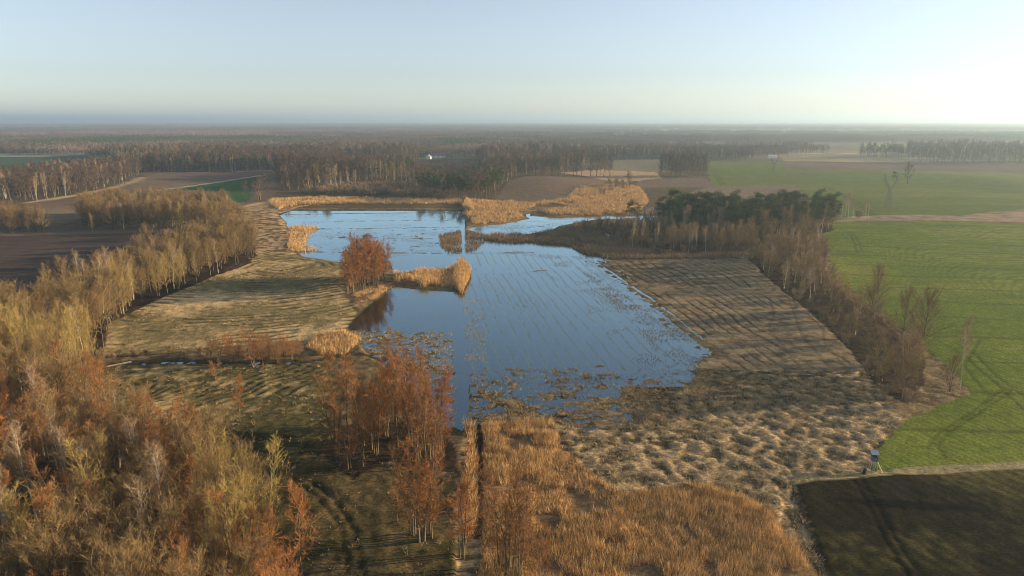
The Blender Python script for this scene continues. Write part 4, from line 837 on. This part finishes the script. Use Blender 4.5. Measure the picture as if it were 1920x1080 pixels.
def specks(poly, sp, lo, sc_, hr, wd, mk, lb, seed):
    p = scatter(GP(poly), sp, seed); p = p[(fbm(p[:, 0], p[:, 1], sc_, seed % 7, 3) > lo) & (hz(p[:, 0], p[:, 1]) < .02)]
    blades(p, 6, hr, wd, .22, 1.3, [M[mk]], 'dead_grass', lb, 'grass', seed + 1, zf=zero)
specks([(545,428),(862,427),(866,470),(640,490),(560,474)], 1.5, .50, 14, (.15, .35), .09, 'tussdark', 'brown specks of grass over the left of the flood', 474)
specks([(530,402),(866,400),(866,425),(540,425)], 1.9, .56, 16, (.15, .35), .11, 'tussdark', 'brown specks of grass over the far end of the flood', 476)
specks([(905,425),(1040,408),(1100,412),(985,440)], 1.5, .50, 9, (.15, .35), .10, 'tussdark', 'brown specks of grass in the right arm of the flood', 478)
specks([(960,470),(1100,482),(1200,545),(1330,650),(1320,690),(1200,690),(1080,560)], 1.0, .54, 10, (.15, .4), .07, 'tussdark', 'scattered stubble standing in the right side of the flood', 482)
specks([(868,560),(905,560),(915,690),(872,690)], .8, .50, 5, (.2, .45), .06, 'tuss', 'sparse stalks along the line down the middle of the flood', 484)
specks([(1080,500),(1330,640),(1330,690),(1250,690),(1180,600)], .7, .46, 6, (.2, .45), .06, 'tussdark', 'dense wet stubble along the right shore of the flood', 488)
specks([(890,490),(1010,490),(1050,620),(900,620)], 1.7, .56, 12, (.12, .3), .07, 'tussdark', 'thin stalks in the middle of the flood', 486)
tuss([(1700,770),(1815,742),(1790,705),(1745,720),(1720,760)], .9, 8, (.3, .6), .07, 'tuss', 'dry grass at the tip of the right belt', 480, .2)

# ------------------------------------------------------------------ built things
import bmesh
def bm_obj(name, build, mats, parent=None):
    bm = bmesh.new(); build(bm); me = bpy.data.meshes.new(name); bm.to_mesh(me); bm.free()
    for m_ in mats: me.materials.append(m_)
    return link(name, me, parent)
def box(bm, x0, x1, y0, y1, z0, z1, sh=(0, 0)):
    v = [bm.verts.new((x + (sh[0] if z == z1 else 0), y + (sh[1] if z == z1 else 0), z)) for z in (z0, z1) for y in (y0, y1) for x in (x0, x1)]
    for f in ((0, 2, 3, 1), (4, 5, 7, 6), (0, 1, 5, 4), (2, 6, 7, 3), (0, 4, 6, 2), (1, 3, 7, 5)): bm.faces.new([v[i] for i in f])
def bar(bm, a, b, r):
    a = Vector(a); b = Vector(b); d = (b - a).normalized(); u = d.cross(Vector((0, 0, 1)) if abs(d.z) < .9 else Vector((1, 0, 0))).normalized() * r; v = d.cross(u).normalized() * r
    q = [[bm.verts.new(p + u * s + v * t) for s, t in ((-1, -1), (1, -1), (1, 1), (-1, 1))] for p in (a, b)]
    for i in range(4): bm.faces.new((q[0][i], q[0][(i + 1) % 4], q[1][(i + 1) % 4], q[1][i]))
    bm.faces.new(q[0][::-1]); bm.faces.new(q[1])
M['cabin'] = mat_plain('painted_boards', (0.12, 0.14, 0.18), .8); M['tin'] = mat_plain('pale_roof_sheet', (0.20, 0.24, 0.28), .7); M['pole'] = mat_plain('peeled_poles', (0.50, 0.44, 0.30), .8)
M['paleroof'] = mat_plain('pale_metal_roof', (0.45, 0.50, 0.56), .5)
M['white'] = mat_plain('white_render', (0.75, 0.73, 0.70), .8, amp=.05); M['rtile'] = mat_plain('red_roof_tiles', (0.28, 0.11, 0.08), .8); M['btile'] = mat_plain('blue_grey_roof', (0.25, 0.30, 0.38), .5)
M['glass'] = mat_plain('window_glass', (0.03, 0.035, 0.045), .15); M['steel'] = mat_plain('galvanised_steel', (0.16, 0.18, 0.17), .5, .3); M['dark'] = mat_plain('dark_stump_wood', (0.03, 0.025, 0.02), .9)
x, y = g(1636, 884); z = float(hz(x, y)); hs = link('hunting_stand', None, loc=(x, y, z)); hs.rotation_euler = (0, 0, R(-14)); hs.scale = (.66, .66, .8)
tag(hs, 'raised hunting stand with pale roof and splayed poles at the corner of the green field', 'hunting stand')
def f(bm):
    box(bm, -.75, .75, -.8, .8, 2.5, 2.6); box(bm, -.7, .7, -.75, -.70, 2.6, 3.45); box(bm, -.7, .7, .70, .75, 2.6, 4.0); box(bm, -.7, -.65, -.697, .697, 2.6, 4.0); box(bm, .65, .7, -.697, .697, 2.6, 3.5)
    for sx in (-.69, .64): box(bm, sx, sx + .05, -.757, -.70, 3.45, 4.1)
bm_obj('cabin', f, [M['cabin']], hs)
def f(bm):
    v = [bm.verts.new(p) for p in ((-1, -1.05, 4.1), (1, -1.05, 4.1), (1, 1.05, 4.4), (-1, 1.05, 4.4), (-1, -1.05, 4.17), (1, -1.05, 4.17), (1, 1.05, 4.47), (-1, 1.05, 4.47))]
    for q in ((3, 2, 1, 0), (4, 5, 6, 7), (0, 1, 5, 4), (1, 2, 6, 5), (2, 3, 7, 6), (3, 0, 4, 7)): bm.faces.new([v[i] for i in q])
bm_obj('roof', f, [M['tin']], hs)
for sx in (-1, 1):
    for sy in (-1, 1): bm_obj('leg', lambda bm: bar(bm, (sx * .66, sy * .7, 2.5), (sx * .85, sy * .9, -.2), .07), [M['pole']], hs)
bm_obj('brace', lambda bm: bar(bm, (.66, -.7, 2.45), (2.2, -1.6, -.1), .08), [M['pole']], hs)
def f(bm):
    for s in (-.22, .22): bar(bm, (s - .2, -.85, 2.6), (s - .2, -1.9, 0), .04)
    for k in range(8): t = k / 8 + .06; bar(bm, (-.42, -.85 - 1.05 * t, 2.6 * (1 - t)), (.02, -.85 - 1.05 * t, 2.6 * (1 - t)), .025)
bm_obj('ladder', f, [M['pole']], hs)
def f(bm):
    bmesh.ops.create_cone(bm, cap_ends=True, segments=12, radius1=.35, radius2=.25, depth=1.1)
    for v in bm.verts: v.co.x += .06 * math.sin(v.co.z * 3); v.co.z += .5
x, y = g(1620, 893); o = bm_obj('tree_stump', f, [M['dark']]); o.location = (x, y, float(hz(x, y))); tag(o, 'dark stump on the bank just left of the hunting stand', 'stump')
# fallen pale log by the small ditch
def f(bm):
    pr = [((-2.6, -.6, .25), .16), ((-1, -.2, .33), .2), ((1, .1, .4), .24), ((2.6, .5, .45), .27)]
    rs = [[bm.verts.new((p[0], p[1] + r * math.cos(a * .785), p[2] + r * math.sin(a * .785))) for a in range(8)] for p, r in pr]
    for i in range(3):
        for j in range(8): bm.faces.new((rs[i][j], rs[i][(j + 1) % 8], rs[i + 1][(j + 1) % 8], rs[i + 1][j]))
    bm.faces.new(rs[0]); bm.faces.new(rs[-1][::-1])
M['log'] = mat_plain('bleached_wood', (0.62, 0.52, 0.40), .8)
x, y = g(224, 687); o = bm_obj('fallen_log', f, [M['log']]); o.location = (x, y, float(hz(x, y)) + .1); o.rotation_euler = (0, 0, .35); tag(o, 'bleached fallen log lying at the left end of the ditch', 'log')

def pylon(px, py, hgt, label):
    x, y = g(px, py); o = link('power_pylon', None, loc=(x, y, .4)); tag(o, label, 'pylon', 'steel pylons crossing the green fields'); s = hgt / 24
    def body(bm):
        def leg_w(z): return 1.9 - 1.25 * min(z, 12.5) / 12.5
        zs = [0, 3.2, 6, 8.6, 10.7, 12.5]
        for a, b in zip(zs[:-1], zs[1:]):
            for q in range(4):
                c = [(-1, -1), (1, -1), (1, 1), (-1, 1)]; p, r = c[q], c[(q + 1) % 4]; wa, wb = leg_w(a), leg_w(b)
                bar(bm, (p[0] * wa * s, p[1] * wa * s, a * s), (p[0] * wb * s, p[1] * wb * s, b * s), .07)
                bar(bm, (p[0] * wa * s, p[1] * wa * s, a * s), (r[0] * wb * s, r[1] * wb * s, b * s), .035); bar(bm, (r[0] * wa * s, r[1] * wa * s, a * s), (p[0] * wb * s, p[1] * wb * s, b * s), .035)
    bm_obj('lattice_tower', body, [M['steel']], o)
    for sg in (-1, 1):
        def arm(bm):
            pts = [(0.4, 12.5), (2.6, 15.5), (4.3, 18.2), (4.6, 21), (4.9, 24)]; inn = [(0, 13.6), (1.5, 15.8), (3.1, 18.4), (3.9, 21), (4.9, 24)]
            for k in range(4):
                for sy in (-.35, .35):
                    e = lambda q, kk: (sg * q[kk][0] * s, sy * (1 - kk / 5) * s, q[kk][1] * s)
                    bar(bm, e(pts, k), e(pts, k + 1), .06); bar(bm, e(inn, k), e(inn, k + 1), .05); bar(bm, e(pts, k), e(inn, k + 1), .05)
        bm_obj('crossarm', arm, [M['steel']], o)
    return o
pylon(1664, 391, 24, 'tall forked lattice pylon between the two green fields')
pylon(1450, 327, 20, 'small distant forked pylon on the left part of the far green field')

def house(px, py, wx_, wy_, hw, hr_, roofm, label, rot=0, hip=False, name='farmhouse', wallm='white', cat='house', wins=3, group=None):
    x, y = g(px, py); o = link(name, None, loc=(x, y, .4)); o.rotation_euler = (0, 0, R(rot)); tag(o, label, cat, group)
    def wall(bm):
        box(bm, -wx_ / 2, wx_ / 2, -wy_ / 2, wy_ / 2, 0, hw)
        for s in (-1, 1):
            a = [bm.verts.new((s * wx_ / 2, yy, zz)) for yy, zz in ((-wy_ / 2, hw), (wy_ / 2, hw), (0, hw + hr_))]; bm.faces.new(a)
    bm_obj('wall', wall, [M[wallm]], o)
    def roof(bm):
        e = .45
        for s in (-1, 1):
            a = [(-wx_ / 2 - e, s * (wy_ / 2 + e), hw - .25), (wx_ / 2 + e, s * (wy_ / 2 + e), hw - .25), (wx_ / 2 + e, 0, hw + hr_ + .1), (-wx_ / 2 - e, 0, hw + hr_ + .1)]
            lo = [bm.verts.new(p) for p in a]; hi = [bm.verts.new((p[0], p[1], p[2] + .2)) for p in a]
            bm.faces.new(lo); bm.faces.new(hi[::-1])
            for i in range(4): bm.faces.new((lo[i], lo[(i + 1) % 4], hi[(i + 1) % 4], hi[i]))
    rf = bm_obj('roof', roof, [M[roofm]], o)
    if wins:
        bm_obj('chimney', lambda bm: box(bm, wx_ * .2, wx_ * .2 + .7, -.3, .4, hw + hr_ * .5, hw + hr_ + 1), [M['rtile']], rf)
        for k in range(wins):
            cx_ = -wx_ / 2 + (k + .5) * wx_ / wins; bm_obj('window', lambda bm: box(bm, cx_ - .6, cx_ + .6, -wy_ / 2 - .04, -wy_ / 2 + .1, 1.1, 2.4), [M['glass']], o)
    return o
house(804, 299, 8, 7, 3.6, 3, 'btile', 'white gabled farmhouse nearest the viewer in the far village', 80)
house(822, 296, 22, 9, 3.5, 4, 'rtile', 'long low farmhouse with a red-brown roof in the far village', 5)
house(802, 292, 11, 8, 5, 4, 'btile', 'white farmhouse with slate roof at the left of the far village', 20)
house(815, 289, 26, 11, 4, 3.5, 'btile', 'long barn with a blue-grey roof in the far village', 5, name='barn', wins=0, cat='barn')
house(845, 288, 40, 12, 3, 2, 'btile', 'very long low shed with pale blue roof behind the far village', 0, name='shed', wins=0, cat='shed')
house(742, 294, 10, 7, 3, 2.5, 'btile', 'small pale roofed cottage among trees left of the far village', 0)
house(1448, 297, 14, 6, 3, 1.5, 'paleroof', 'small white shed at the corner of the far green field', 0, name='shed', wins=0, cat='shed')
house(1170, 232.5, 60, 40, 14, 5, 'paleroof', 'bright white hall on the horizon, left of two', 0, name='warehouse', wins=0, cat='warehouse')
house(1207, 232.6, 70, 40, 10, 4, 'paleroof', 'bright white hall on the horizon, right of two', 0, name='warehouse', wins=0, cat='warehouse')

# ------------------------------------------------------------------ haze
m, n, N, L = newmat('haze'); vp = N.new('ShaderNodeVolumePrincipled'); vp.inputs['Color'].default_value = (0.58, 0.81, 1.0, 1); vp.inputs['Density'].default_value = HAZE; vp.inputs['Anisotropy'].default_value = 0.45
o_ = N.new('ShaderNodeOutputMaterial'); L.new(vp.outputs[0], o_.inputs['Volume'])
def f(bm): box(bm, -32000, 32000, -1500, 34000, -8.0, 132.0)
o = bm_obj('haze', f, [m]); o['kind'] = 'stuff'; tag(o, 'thin blue-grey haze over the whole plain', 'haze')
print('plants', count, 'objects', len(sc.objects))
